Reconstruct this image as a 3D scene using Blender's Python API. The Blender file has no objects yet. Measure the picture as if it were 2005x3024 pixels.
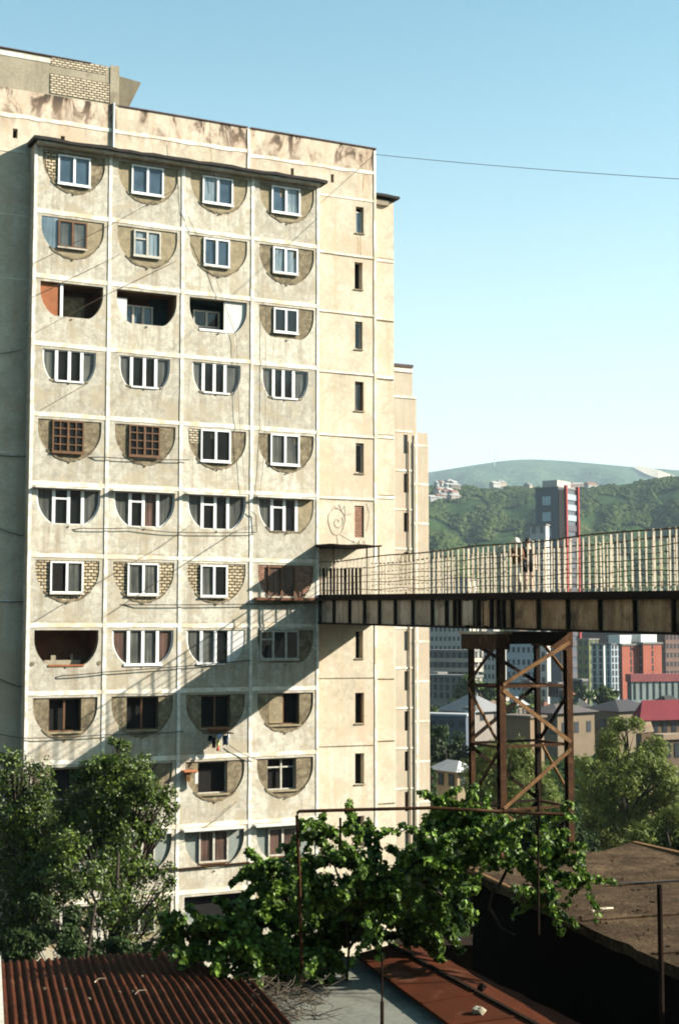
import bpy, math, random
import numpy as np
from mathutils import Vector, Matrix
from mathutils.geometry import tessellate_polygon
random.seed(7); rng=np.random.default_rng(7)
R=math.radians; PI=math.pi
scene=bpy.context.scene; col=scene.collection

# ---------------------------------------------------------------- camera, sky, sun, exposure
F=4200.0; PITCH=0.0827
cam_d=bpy.data.cameras.new('camera'); cam=bpy.data.objects.new('camera',cam_d); col.objects.link(cam)
cam.location=(0,0,0); cam.rotation_euler=(PI/2+PITCH,0,0)
cam_d.sensor_fit='VERTICAL'; cam_d.sensor_height=36; cam_d.lens=50.0; cam_d.clip_start=.3; cam_d.clip_end=30000
scene.camera=cam
TH=PI/2-1.1139                                    # the facade's direction
U=Vector((math.cos(TH),math.sin(TH),0)); NO=Vector((math.sin(TH),-math.cos(TH),0)); P0=Vector((-12.8634,58.67,0))
sun_to=(U*1.95+NO*1.0+Vector((0,0,1.2))).normalized()
SUN_EL=math.asin(sun_to.z); SUN_AZ=math.atan2(sun_to.x,sun_to.y)
world=bpy.data.worlds.new('World'); scene.world=world; world.use_nodes=True
wn=world.node_tree; bg=wn.nodes['Background']
sky=wn.nodes.new('ShaderNodeTexSky'); sky.sky_type='NISHITA'; sky.sun_disc=False
sky.sun_elevation=SUN_EL; sky.sun_rotation=SUN_AZ; sky.altitude=300; sky.air_density=1.0; sky.dust_density=1.2; sky.ozone_density=1.5
tint=wn.nodes.new('ShaderNodeMix'); tint.data_type='RGBA'; tint.blend_type='MULTIPLY'; tint.inputs[0].default_value=1; tint.inputs[7].default_value=(1.0,1.45,1.2,1)
wn.links.new(sky.outputs[0],tint.inputs[6])
wtc=wn.nodes.new('ShaderNodeTexCoord'); wsep=wn.nodes.new('ShaderNodeSeparateXYZ'); wn.links.new(wtc.outputs['Generated'],wsep.inputs[0])
wmr=wn.nodes.new('ShaderNodeMapRange'); wmr.interpolation_type='SMOOTHERSTEP'; wmr.inputs[1].default_value=-.16; wmr.inputs[2].default_value=.52; wmr.inputs[3].default_value=1.0; wmr.inputs[4].default_value=0; wn.links.new(wsep.outputs[2],wmr.inputs[0])
hz=wn.nodes.new('ShaderNodeMix'); hz.data_type='RGBA'; hz.inputs[7].default_value=(6.0,6.35,6.25,1)     # pale air low over the horizon
wn.links.new(wmr.outputs[0],hz.inputs[0]); wn.links.new(tint.outputs[2],hz.inputs[6])
wn.links.new(hz.outputs[2],bg.inputs[0]); bg.inputs[1].default_value=0.052
sl=bpy.data.lights.new('sun','SUN'); sl.energy=5.0; sl.angle=R(0.5); sl.color=(1.0,.92,.81)
so=bpy.data.objects.new('sun',sl); col.objects.link(so); so.rotation_euler=(-sun_to).to_track_quat('-Z','Y').to_euler()
scene.view_settings.view_transform='Standard'; scene.view_settings.look='None'; scene.view_settings.gamma=1; scene.view_settings.exposure=1.75
scene.render.engine='CYCLES'
scene.cycles.filter_width=1.9; scene.cycles.max_bounces=6; scene.cycles.diffuse_bounces=2; scene.cycles.glossy_bounces=2; scene.cycles.transparent_max_bounces=6; scene.cycles.volume_bounces=0

# ---------------------------------------------------------------- where things are
def ray(px,py):
    a=(px-1002.5)/F; v=-(py-1512)/F; c,s=math.cos(PITCH),math.sin(PITCH)
    return Vector((a,c-v*s,s+v*c))
def at(px,py,Y): r=ray(px,py); return r*(Y/r.y)
def onz(px,py,z): r=ray(px,py); return r*(z/r.z)
def W(x,y,z): return P0+U*x-NO*y+Vector((0,0,z))        # facade frame -> world
def inb(px,py,y):                                        # pixel -> facade frame on the plane at depth y
    r=ray(px,py); P=P0-NO*y; h=r*(P.dot(NO)/r.dot(NO)); d=h-P0; return d.dot(U),h.z
BASE=-17.5

# ---------------------------------------------------------------- object helpers
LOC={}
def tag(o,label=None,cat=None,group=None,kind=None):
    if label:o['label']=label
    if cat:o['category']=cat
    if group:o['group']=group
    if kind:o['kind']=kind
    return o
def thing(name,label,cat,loc=(0,0,0),rz=0,group=None):
    o=bpy.data.objects.new(name,None); col.objects.link(o); o.location=loc; o.rotation_euler=(0,0,rz); o.empty_display_size=.3
    tag(o,label,cat,group); LOC[o.name]=Vector(loc) if rz==0 else None
    return o
def root_of(o):
    while o.parent: o=o.parent
    return o
class MB:
    def __init__(s): s.v=[]; s.f=[]; s.m=[]
    def add(s,vs,fs,mi=0):
        b=len(s.v); s.v+= [tuple(p) for p in vs]; s.f+=[tuple(b+i for i in f) for f in fs]; s.m+=[mi]*len(fs); return s
    def box(s,x0,x1,y0,y1,z0,z1,mi=0):
        return s.add([(x0,y0,z0),(x1,y0,z0),(x1,y1,z0),(x0,y1,z0),(x0,y0,z1),(x1,y0,z1),(x1,y1,z1),(x0,y1,z1)],
            [(0,3,2,1),(4,5,6,7),(0,1,5,4),(1,2,6,5),(2,3,7,6),(3,0,4,7)],mi)
    def beam(s,p,q,w,h,up=(0,0,1),mi=0):
        p=Vector(p);q=Vector(q);d=(q-p).normalized();up=Vector(up)
        a=d.cross(up)
        if a.length<1e-3:a=d.cross(Vector((0,1,0)))
        a.normalize();b=a.cross(d).normalized();a*=w/2;b*=h/2
        return s.add([p-a-b,p+a-b,p+a+b,p-a+b,q-a-b,q+a-b,q+a+b,q-a+b],[(0,1,2,3),(7,6,5,4),(0,4,5,1),(1,5,6,2),(2,6,7,3),(3,7,4,0)],mi)
    def tube(s,pts,r,n=6,mi=0):
        pts=[Vector(p) for p in pts]; rs=r if isinstance(r,(list,tuple)) else [r]*len(pts); vs=[];fs=[]
        for i,p in enumerate(pts):
            d=(pts[min(i+1,len(pts)-1)]-pts[max(i-1,0)]).normalized()
            a=d.cross(Vector((0,0,1)))
            if a.length<1e-3:a=Vector((1,0,0))
            a.normalize();b=a.cross(d)
            for k in range(n):
                t=2*PI*k/n; vs.append(p+a*(rs[i]*math.cos(t))+b*(rs[i]*math.sin(t)))
        for i in range(len(pts)-1):
            for k in range(n):
                k2=(k+1)%n; fs.append((i*n+k,i*n+k2,(i+1)*n+k2,(i+1)*n+k))
        fs.append(tuple(range(n-1,-1,-1))); fs.append(tuple((len(pts)-1)*n+k for k in range(n)))
        return s.add(vs,fs,mi)
    def prism(s,poly,a,b,mi=0):            # poly in (x,z), thickness y a..b
        n=len(poly); vs=[(x,a,z) for x,z in poly]+[(x,b,z) for x,z in poly]
        tri=tessellate_polygon([[Vector((x,z,0)) for x,z in poly]])
        fs=[t for t in tri]+[tuple(n+i for i in reversed(t)) for t in tri]+[(i,(i+1)%n,n+(i+1)%n,n+i) for i in range(n)]
        return s.add(vs,fs,mi)
    def sheet(s,poly,holes,y,mi=0):        # flat face in (x,z) at y with holes
        loops=[poly]+holes; allp=[p for l in loops for p in l]
        tri=tessellate_polygon([[Vector((x,z,0)) for x,z in l] for l in loops])
        return s.add([(x,y,z) for x,z in allp],tri,mi)
    def jamb(s,loop,a,b,mi=0):
        n=len(loop); return s.add([(x,a,z) for x,z in loop]+[(x,b,z) for x,z in loop],[(i,(i+1)%n,n+(i+1)%n,n+i) for i in range(n)],mi)
    def slab(s,poly,z0,z1,mi=0):           # poly of (x,y), z0/z1 numbers
        n=len(poly); tri=tessellate_polygon([[Vector((x,y,0)) for x,y in poly]])
        return s.add([(x,y,z0) for x,y in poly]+[(x,y,z1) for x,y in poly],[t for t in tri]+[tuple(n+i for i in t) for t in tri]+[(i,(i+1)%n,n+(i+1)%n,n+i) for i in range(n)],mi)
    def build(s,name,mats,parent=None,smooth=False):
        me=bpy.data.meshes.new(name); off=Vector((0,0,0))
        if parent:
            L=LOC.get(root_of(parent).name); off=L if L is not None else off
        me.from_pydata([(x-off[0],y-off[1],z-off[2]) for x,y,z in s.v],[],s.f)
        if not isinstance(mats,(list,tuple)):mats=[mats]
        for m in mats: me.materials.append(m)
        for p,mi in zip(me.polygons,s.m): p.material_index=mi; p.use_smooth=smooth
        bm_fix(me)
        o=bpy.data.objects.new(name,me); col.objects.link(o)
        if parent:o.parent=parent
        return o
import bmesh
def bm_fix(me):
    b=bmesh.new(); b.from_mesh(me); bmesh.ops.recalc_face_normals(b,faces=b.faces); b.to_mesh(me); b.free()
def copy_tree(o,parent=None):
    c=o.copy(); col.objects.link(c); c.parent=parent
    for ch in [x for x in bpy.data.objects if x.parent==o]: copy_tree(ch,c)
    return c
def quads_obj(name,verts,nper,mat,parent,faces_local=None):
    """many small separate polygons (leaves) as one mesh; verts (N*nper,3)"""
    L=LOC.get(root_of(parent).name) if parent else None
    if L is not None: verts=verts-np.array(L)
    N=len(verts)//nper; fl=faces_local or [tuple(range(nper))]
    me=bpy.data.meshes.new(name); me.vertices.add(len(verts)); me.vertices.foreach_set('co',verts.astype(np.float32).ravel())
    lt=[];st=[];tot=[];b=0
    idx=np.concatenate([np.array(f) for f in fl]); allidx=(np.arange(N)[:,None]*nper+idx[None,:]).ravel()
    sizes=np.tile([len(f) for f in fl],N); starts=np.concatenate([[0],np.cumsum(sizes)[:-1]])
    me.loops.add(len(allidx)); me.loops.foreach_set('vertex_index',allidx.astype(np.int32))
    me.polygons.add(len(sizes)); me.polygons.foreach_set('loop_start',starts.astype(np.int32)); me.polygons.foreach_set('loop_total',sizes.astype(np.int32))
    me.update(calc_edges=True); me.materials.append(mat)
    o=bpy.data.objects.new(name,me); col.objects.link(o)
    if parent:o.parent=parent
    return o

# ---------------------------------------------------------------- materials
class NT:
    def __init__(s,name):
        s.m=bpy.data.materials.new(name); s.m.use_nodes=True; s.t=s.m.node_tree; s.b=s.t.nodes['Principled BSDF']; s.out=s.t.nodes['Material Output']
        s.tc=s.n('ShaderNodeTexCoord'); s.geo=s.n('ShaderNodeNewGeometry')
    def n(s,t,**k):
        x=s.t.nodes.new(t)
        for a,v in k.items(): setattr(x,a,v)
        return x
    def l(s,a,b): s.t.links.new(a,b)
    def mapv(s,sc=(1,1,1),src=None):
        m=s.n('ShaderNodeMapping'); m.inputs['Scale'].default_value=sc; s.l(src or s.tc.outputs['Object'],m.inputs[0]); return m.outputs[0]
    def noise(s,scale,detail=4,rough=.55,vec=None,dist=0):
        x=s.n('ShaderNodeTexNoise'); x.inputs['Scale'].default_value=scale; x.inputs['Detail'].default_value=detail; x.inputs['Roughness'].default_value=rough; x.inputs['Distortion'].default_value=dist
        s.l(vec or s.tc.outputs['Object'],x.inputs['Vector']); return x.outputs['Fac']
    def rng(s,f,a,b,c=0,d=1):
        x=s.n('ShaderNodeMapRange'); x.inputs[1].default_value=a;x.inputs[2].default_value=b;x.inputs[3].default_value=c;x.inputs[4].default_value=d; s.l(f,x.inputs[0]); return x.outputs[0]
    def mul(s,a,b):
        x=s.n('ShaderNodeMath',operation='MULTIPLY',use_clamp=True)
        for i,v in enumerate((a,b)):
            if isinstance(v,(int,float)): x.inputs[i].default_value=v
            else: s.l(v,x.inputs[i])
        return x.outputs[0]
    def mix(s,f,a,b,blend='MIX'):
        x=s.n('ShaderNodeMix',data_type='RGBA',blend_type=blend)
        if isinstance(f,(int,float)):x.inputs[0].default_value=f
        else:s.l(f,x.inputs[0])
        for i,v in ((6,a),(7,b)):
            if isinstance(v,(tuple,list)): x.inputs[i].default_value=(*v[:3],1)
            else: s.l(v,x.inputs[i])
        return x.outputs[2]
    def bump(s,h,st=.3,dist=.02):
        x=s.n('ShaderNodeBump'); x.inputs['Strength'].default_value=st; x.inputs['Distance'].default_value=dist; s.l(h,x.inputs['Height']); s.l(x.outputs[0],s.b.inputs['Normal'])
    def fin(s,colr,rough=.9,spec=.25,metal=0):
        if isinstance(colr,(tuple,list)): s.b.inputs['Base Color'].default_value=(*colr[:3],1)
        else: s.l(colr,s.b.inputs['Base Color'])
        s.b.inputs['Roughness'].default_value=rough; s.b.inputs['Specular IOR Level'].default_value=spec; s.b.inputs['Metallic'].default_value=metal
        return s.m
def surf(name,c1,c2,sc=1.5,fine=14,rough=.9,spec=.25,streak=None,stain=None,island=0,bump=.3,bd=.01,top=None,fineamt=.35,mottle=0,drips=False):
    t=NT(name); q=.74; c1=tuple(x*q for x in c1); c2=tuple(x*q for x in c2)
    c=t.mix(t.rng(t.noise(sc,5),.35,.68),c1,c2)
    if island: c=t.mix(1.0,c,t.mix(t.geo.outputs['Random Per Island'],tuple([1-island]*3),tuple([1+island]*3)),'MULTIPLY')
    nf=t.noise(fine,4,.65); c=t.mix(1.0,c,t.mix(t.rng(nf,.25,.75),tuple([1-fineamt]*3),tuple([1+fineamt*.5]*3)),'MULTIPLY')
    if mottle: c=t.mix(1.0,c,t.mix(t.rng(t.noise(3.2,7,.68,dist=.8),.36,.62),tuple([1-mottle]*3),(1.1,1.1,1.1)),'MULTIPLY')
    if streak:
        sn=t.noise(1.0,4,.6,t.mapv((2.6,2.6,.16))); c=t.mix(t.mul(t.rng(sn,.5,.72),streak[1]),c,streak[0])
    if drips:                                  # dirt washed down below each opening
        sp=t.n('ShaderNodeSeparateXYZ'); t.l(t.tc.outputs['Object'],sp.inputs[0])
        def fr(o,a,per):
            x=t.n('ShaderNodeMath',operation='ADD'); x.inputs[1].default_value=a; t.l(o,x.inputs[0]); y=t.n('ShaderNodeMath',operation='DIVIDE'); y.inputs[1].default_value=per; t.l(x.outputs[0],y.inputs[0]); z=t.n('ShaderNodeMath',operation='FRACT'); t.l(y.outputs[0],z.inputs[0]); return z.outputs[0]
        fz=fr(sp.outputs[2],60-17.65+2.881*0,2.881); fx=fr(sp.outputs[0],33.204,3.3204)
        fz=fr(sp.outputs[2],2.881*10-17.65,2.881)
        mk=t.mul(t.mul(t.rng(fz,.02,.30),t.rng(fz,.48,.36)),t.mul(t.rng(fx,.14,.28),t.rng(fx,.88,.74)))
        sn=t.noise(1.0,5,.65,t.mapv((5.5,5.5,.35)),dist=.2); c=t.mix(t.mul(t.mul(t.rng(sn,.46,.62),mk),.5),c,(.20,.16,.105))
        j=t.mul(t.rng(fz,.90,.97),t.rng(t.noise(1.7,5,.7),.48,.6)); c=t.mix(t.mul(j,.55),c,(.19,.15,.10))
    if stain:
        sn=t.noise(stain[2],5,.62,dist=.6); c=t.mix(t.mul(t.rng(sn,stain[3],stain[3]+.12),stain[1]),c,stain[0])
    if top:                                   # weathering that hangs down from a top edge, world z range
        sep=t.n('ShaderNodeSeparateXYZ'); t.l(t.geo.outputs['Position'],sep.inputs[0])
        sn=t.noise(1.0,5,.65,t.mapv((1.5,1.5,.6)),dist=.7)
        for (z0,z1,am,tc) in top: c=t.mix(t.mul(t.mul(t.rng(sep.outputs[2],z0,z1),t.rng(sn,.44+.08*(tc[0]<.1),.60)),am),c,tc)
    t.bump(t.noise(fine*1.5,5,.7),bump,bd)
    return t.fin(c,rough,spec)
def brickm(name,c1,c2,mortar,w,h,ms=.02,rot='xz',stones=False):
    t=NT(name); sep=t.n('ShaderNodeSeparateXYZ'); t.l(t.tc.outputs['Object'],sep.inputs[0]); cb=t.n('ShaderNodeCombineXYZ'); t.l(sep.outputs[0],cb.inputs[0]); t.l(sep.outputs[2],cb.inputs[1])
    ad=t.n('ShaderNodeVectorMath',operation='ADD'); nn=t.n('ShaderNodeTexNoise'); nn.inputs['Scale'].default_value=5; t.l(cb.outputs[0],nn.inputs['Vector'])
    scv=t.n('ShaderNodeVectorMath',operation='SCALE'); scv.inputs['Scale'].default_value=.09 if stones else .03; t.l(nn.outputs['Color'],scv.inputs[0]); t.l(cb.outputs[0],ad.inputs[0]); t.l(scv.outputs[0],ad.inputs[1])
    b=t.n('ShaderNodeTexBrick'); b.inputs['Scale'].default_value=1; b.inputs['Brick Width'].default_value=w; b.inputs['Row Height'].default_value=h; b.inputs['Mortar Size'].default_value=ms; b.inputs['Mortar Smooth'].default_value=.4
    for k,v in (('Color1',c1),('Color2',c2),('Mortar',mortar)): b.inputs[k].default_value=(*v,1)
    t.l(ad.outputs[0],b.inputs['Vector'])
    c=t.mix(1.0,b.outputs['Color'],t.mix(t.rng(t.noise(6,5),.3,.7),(.7,.7,.7),(1.15,1.15,1.15)),'MULTIPLY')
    inv=t.n('ShaderNodeMath',operation='SUBTRACT'); inv.inputs[0].default_value=1; t.l(b.outputs['Fac'],inv.inputs[1]); t.bump(inv.outputs[0],1.0,.03)
    return t.fin(c,.95,.2)
def plain(name,c,rough=.6,spec=.4,metal=0,var=.12):
    t=NT(name); k=t.mix(t.rng(t.noise(6,4),.3,.7),tuple(x*(1-var) for x in c),tuple(min(1,x*(1+var)) for x in c)); t.bump(t.noise(30,3),.1,.005); return t.fin(k,rough,spec,metal)
def glassm(name,c,rough=.04,folds=None):
    t=NT(name); k=t.mix(t.rng(t.noise(1.3,3),.35,.65),tuple(x*.6 for x in c),c)
    if folds:
        w=t.noise(1.0,3,.6,t.mapv((9,9,.25)))
        k=t.mix(t.mul(t.rng(w,.36,.66),t.rng(t.noise(.8,2),.38,.55,.35,1)),k,folds)
    return t.fin(k,rough,.6)
def leafm(name,c1,c2,trans=.3,rough=.5,spec=.35):
    t=NT(name); k=t.mix(t.geo.outputs['Random Per Island'],c1,c2); k=t.mix(t.rng(t.noise(.9,3),.35,.65),k,t.mix(.5,k,tuple(x*.5 for x in c1)))
    t.fin(k,rough,spec); tr=t.n('ShaderNodeBsdfTranslucent'); t.l(k,tr.inputs[0]); ms=t.n('ShaderNodeMixShader'); ms.inputs[0].default_value=trans
    t.l(t.b.outputs[0],ms.inputs[1]); t.l(tr.outputs[0],ms.inputs[2]); t.l(ms.outputs[0],t.out.inputs[0]); return t.m
STAIN=(.20,.155,.10)
m_bay=surf('bay_concrete',(.72,.675,.56),(.575,.53,.43),.9,16,streak=((.25,.21,.15),.8),stain=((.34,.29,.20),.7,.9,.50),island=.13,fineamt=.32,mottle=.30,bump=.6,drips=True)
m_wall=surf('cream_concrete',(.72,.65,.51),(.57,.50,.375),.7,12,streak=((.42,.30,.19),.6),stain=((.46,.35,.25),.65,.6,.50),fineamt=.2,mottle=.14,
    top=[(20.9,22.4,.95,(.30,.20,.14)),(21.5,22.9,1.0,(.06,.045,.03))])
m_far=surf('far_concrete',(.60,.52,.40),(.50,.42,.31),.6,8,streak=((.36,.26,.18),.6),stain=((.42,.31,.22),.5,.5,.52),fineamt=.15)
m_pent=surf('grey_concrete',(.42,.37,.27),(.33,.29,.20),.8,10,streak=((.16,.13,.09),.7),stain=((.14,.11,.08),.6,1.1,.56),fineamt=.25)
m_joint=surf('joint_sealant',(1.0,.98,.92),(.58,.53,.42),2.5,20,stain=((.36,.31,.23),.6,2.2,.56),fineamt=.18,bump=.2)
m_jointw=surf('worn_sealant',(1.0,.96,.86),(.72,.65,.52),1.6,20,stain=((.50,.41,.28),.9,1.2,.50),fineamt=.18,bump=.2)
m_plast=surf('rough_plaster',(.40,.33,.21),(.22,.175,.105),4,20,mottle=.45,stain=((.10,.075,.045),.75,3.5,.52),bump=.8,bd=.04,fineamt=.45)
m_plast2=surf('smooth_plaster',(.40,.33,.205),(.30,.245,.15),2,18,mottle=.25,stain=((.24,.2,.13),.5,2.5,.55),bump=.4,bd=.02,fineamt=.3)
m_bluep=surf('faded_blue_plaster',(.30,.33,.29),(.24,.27,.25),2,18,stain=((.18,.2,.17),.5,2.5,.55))
m_stone=brickm('pale_rubble_stone',(.52,.44,.30),(.34,.27,.165),(.07,.05,.03),.25,.135,.03,stones=True)
m_wbrick=brickm('pale_block',(.58,.51,.37),(.46,.40,.28),(.13,.10,.07),.24,.11,.03)
m_rbrick=brickm('red_brick',(.36,.19,.12),(.26,.13,.08),(.12,.09,.07),.25,.09,.018)
m_upvc=plain('white_upvc',(.72,.72,.70),.4,.4,var=.05); m_brwood=surf('brown_wood',(.20,.10,.045),(.13,.065,.03),6,30,rough=.6)
m_oldwhite=surf('old_white_paint',(.66,.63,.54),(.5,.46,.38),6,30,rough=.7)
m_glass=glassm('blue_glass',(.05,.08,.11)); m_dkglass=glassm('dark_glass',(.012,.014,.014),.06); m_cglass=glassm('curtained_glass',(.05,.055,.05),.12,folds=(.13,.13,.115))
m_pglass=glassm('pale_curtain_glass',(.09,.14,.17),.12,folds=(.26,.30,.31)); m_brglass=glassm('warm_curtain_glass',(.05,.035,.03),.15,folds=(.15,.09,.07))
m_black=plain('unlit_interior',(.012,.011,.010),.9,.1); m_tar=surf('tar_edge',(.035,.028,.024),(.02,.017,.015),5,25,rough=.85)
m_orange=surf('orange_blind',(.42,.16,.07),(.33,.12,.05),3,20); m_brick_in=surf('brown_room_wall',(.20,.09,.045),(.13,.055,.03),2,12); m_teal=surf('teal_room_wall',(.03,.075,.08),(.02,.05,.055),2,12)
m_white=surf('white_board',(.74,.74,.70),(.64,.63,.58),2,10,fineamt=.1); m_beigeroom=surf('dim_room_wall',(.16,.12,.08),(.10,.08,.06),2,12)
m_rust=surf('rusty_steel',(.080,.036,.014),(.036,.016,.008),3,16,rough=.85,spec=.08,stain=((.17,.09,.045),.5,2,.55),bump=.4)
m_rustlit=surf('pale_and_sunlit_rust',(.24,.13,.055),(.12,.06,.025),3,16,rough=.8,spec=.1,bump=.4)  # pale rust; also puts sunlight into the colour of bright pier braces
m_rustdk=surf('dark_and_shaded_rust',(.026,.014,.008),(.014,.009,.006),3,16,rough=.85,spec=.05)  # dark rust; also puts shade into the colour of the pier's back members
m_web=surf('stained_girder_paint',(.66,.56,.43),(.48,.38,.27),1.2,14,streak=((.14,.09,.05),.8),stain=((.12,.08,.05),.7,.9,.56),rough=.8)
m_webr=surf('rust_stained_girder',(.58,.36,.19),(.30,.16,.075),1.2,14,streak=((.08,.045,.025),.8),stain=((.07,.04,.025),.8,.9,.52),rough=.8)
m_rail=surf('old_cream_rail_paint',(.70,.62,.47),(.50,.42,.30),4,25,rough=.7,stain=((.16,.08,.04),.8,3,.56)); m_wire=plain('black_cable',(.02,.02,.018),.6,.3); m_dwire=plain('brown_cable_and_shadow',(.07,.05,.035),.7,.2)
m_leaf=leafm('tree_leaves',(.006,.018,.002),(.115,.175,.018),.18,.5,.3); m_vine=leafm('vine_leaves',(.008,.024,.002),(.19,.32,.04),.28,.5,.25); m_willow=leafm('willow_leaves',(.06,.09,.016),(.19,.225,.05),.3,.6,.15)
m_dleaf=leafm('dark_leaves',(.015,.03,.007),(.035,.06,.014),.2,.6,.15); m_bark=surf('bark',(.05,.036,.024),(.025,.019,.013),4,30,bump=.8); m_twig=surf('dry_twig',(.11,.085,.055),(.04,.03,.02),8,40)
exec_marker=0
# ---------------------------------------------------------------- the ground
def sm(a,b,x): t=np.clip((x-a)/(b-a),0,1); return t*t*(3-2*t)
def gh(x,y):
    d=np.asarray(y,float); h=62*sm(12,100,-d)-6.6-10.9*sm(24,46,d)-2.5*sm(90,200,d)-6*sm(200,480,d)  # first term: unseen hill behind the camera, added to block sky light
    return h
gb=MB(); ys=[-400,-200,-120,-90,-70,-55,-42,-32,-24,-16,-8,0,10,18,24,27,30,33,36,40,44,48,56,70,90,120,160,200,260,340,420,480,560,700,1000,2500,6500]; xs=[-3400,-1200,-500,-200,-100,-60,-40,-30,-20,-10,-5,0,5,10,15,20,30,40,60,100,160,240,400,700,1400,4400]
for y in ys:
    for x in xs: gb.v.append((x,y,float(gh(x,y))+.15*math.sin(x*.7)*math.sin(y*.5)))
for j in range(len(ys)-1):
    for i in range(len(xs)-1):
        a=j*len(xs)+i; gb.f.append((a,a+1,a+len(xs)+1,a+len(xs))); gb.m.append(0)
m_ground=surf('earth_and_grass',(.035,.032,.018),(.018,.026,.010),.3,3,bump=.6)
tag(gb.build('ground',m_ground,smooth=True),kind='structure')

# ---------------------------------------------------------------- the apartment block (local x along the facade, local y into it, z from BASE)
ap=thing('apartment_block','weathered cream and grey concrete panel apartment tower with half-round bricked-in balconies, joined to the footbridge','apartment block',(P0.x,P0.y,0),TH)
JZ=[20.50,17.65,14.85,11.97,9.0,6.09,3.09,.19,-2.6,-5.46,-8.37,-11.16,-14.0,BASE]; CW=3.3204
def dsh(cx,zt,a,h,n=22,flat=None):
    st=h*.22; pts=[(cx-a,zt),(cx-a,zt-st)]
    for k in range(1,n):
        t=PI+PI*k/n; pts.append((cx+a*math.cos(t),zt-st+(h-st)*math.sin(t)))
    pts+= [(cx+a,zt-st),(cx+a,zt)]
    if flat is not None: pts=[(x,max(z,zt-flat)) for x,z in pts]
    out=[]
    for p in pts:
        if not out or (abs(p[0]-out[-1][0])+abs(p[1]-out[-1][1]))>1e-4: out.append(p)
    return out
def rect(x0,x1,z0,z1): return [(x0,z0),(x1,z0),(x1,z1),(x0,z1)]
# window rects measured in metres from the cell's left joint / below its top joint : x0,x1,t,b
WR={0:[(1.01,2.42,.28,1.56),(.94,2.40,.24,1.52),(.91,2.36,.26,1.5),(.93,2.36,.24,1.5)],
1:[(1.06,2.32,.29,1.45),(1.07,2.3,.29,1.44),(.98,2.22,.25,1.5),(1.01,2.25,.25,1.45)],
2:[None,None,None,(1.06,2.26,.27,1.38)],
3:[(.53,2.74,.26,1.52)]*2+[(.49,2.70,.26,1.55),(.51,2.71,.24,1.55)],
4:[(.95,2.3,.22,1.57),(.97,2.35,.2,1.55),(.92,2.32,.2,1.6),(.93,2.35,.2,1.58)],
5:[(.39,2.97,.28,1.66),(.41,2.97,.29,1.68),(.36,2.95,.3,1.72),(.36,2.29,.28,1.7)],
6:[(.96,2.36,.24,1.56),(.97,2.36,.25,1.60),(.95,2.20,.26,1.64),(.82,2.14,.25,1.6)],
7:[None,(.44,3.00,.24,1.62),(.44,2.35,.27,1.62),(.46,2.33,.22,1.5)],
8:[(1.01,2.38,.25,1.6),(1.02,2.43,.25,1.62),(1.05,2.4,.25,1.64),(.89,2.4,.2,1.59)],
9:[(1.1,2.45,.25,1.55),(1.0,2.35,.25,1.55),(.93,2.29,.23,1.6),(.87,2.25,.22,1.6)],
10:[(1.0,2.35,.3,1.55),(1.2,2.34,.45,1.55),(1.0,2.34,.25,1.62),(.91,2.27,.33,1.55)],
11:[(.93,2.39,.28,1.54),(1.,2.4,.28,1.54),None,(1.,2.4,.28,1.54)]}
wall=MB(); jb=MB(); jr=random.Random(3)
BOT=JZ[12]
Dsh={}
for r in range(12):
    zt=JZ[r]; zb=JZ[r+1]
    for c in range(4):
        x0=c*CW; a=1.36 if r not in(3,) else 1.13; h=1.68
        cx=x0+1.70; dz=.20
        flat=None
        if r==3: flat=1.30; a=1.14; cx=x0+1.64
        if r in(5,): flat=1.48
        if r==7: flat=1.44
        if r==2: flat=1.44
        L=dsh(cx,zt-dz,a,h,flat=flat); Dsh[r,c]=(L,cx,zt-dz,a,h,flat)
        wall.sheet(rect(x0,x0+CW,zb,zt),[L],0.0)
        j_=MB(); j_.jamb(L,0,.34); j_.build('opening_reveal',m_plast2,ap)
wall.sheet(rect(0,4*CW,JZ[13],JZ[12]),[],0)
wall.add([(0,0,JZ[13]),(0,.75,JZ[13]),(0,.75,JZ[0]),(0,0,JZ[0])],[(0,1,2,3)]); wall.add([(4*CW,0,JZ[13]),(4*CW,.75,JZ[13]),(4*CW,.75,JZ[0]),(4*CW,0,JZ[0])],[(3,2,1,0)])
wall.add([(0,0,JZ[0]),(4*CW,0,JZ[0]),(4*CW,.75,JZ[0]),(0,.75,JZ[0])],[(0,1,2,3)])
bw=wall.build('bay_wall',m_bay,ap); 
# main wall with the stair windows
XR=16.63; XL=-22; PT=23.02
SW=[(15.57,15.99,20.08,18.80,'up'),(15.50,15.92,17.38,16.08,'open'),(15.52,15.92,14.53,13.20,'up'),(15.51,15.97,11.66,10.27,'red'),(15.55,15.98,8.74,7.32,'up'),(15.49,15.98,5.79,4.3,'brick'),
(15.53,15.92,-.07,-1.31,'open'),(15.51,15.97,-2.9,-4.3,'openred'),(15.5,15.97,-5.67,-7.07,'dark'),(15.47,15.97,-8.52,-9.9,'dark'),(15.47,15.97,-11.3,-12.7,'dark')]
slots=[(-.77,-.56,21.29,20.87),(1.30,1.48,21.29,20.95),(12.18,12.34,21.45,21.1),(14.25,14.41,21.46,21.06)]
door=(13.62,15.9,2.86,1.55)
mw=MB(); Hs=[rect(a,b,d,c) for a,b,c,d,_ in SW]+[rect(a,b,d,c) for a,b,c,d in slots]+[rect(door[0],door[1],door[3],door[2])]
right=[h for h in Hs if h[0][0]>13.3]; left=[h for h in Hs if h[0][0]<13.3]
XS=4*CW
mw.sheet(rect(XS,XR,BASE,PT),right,.75); mw.sheet(rect(XL,0,BASE,PT),[h for h in left if h[0][0]<0],.75)
mw.sheet(rect(0,XS,JZ[0]-.3,PT),[h for h in left if h[0][0]>0],.75)
for h in Hs: mw.jamb(h,.75,1.10)
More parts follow.
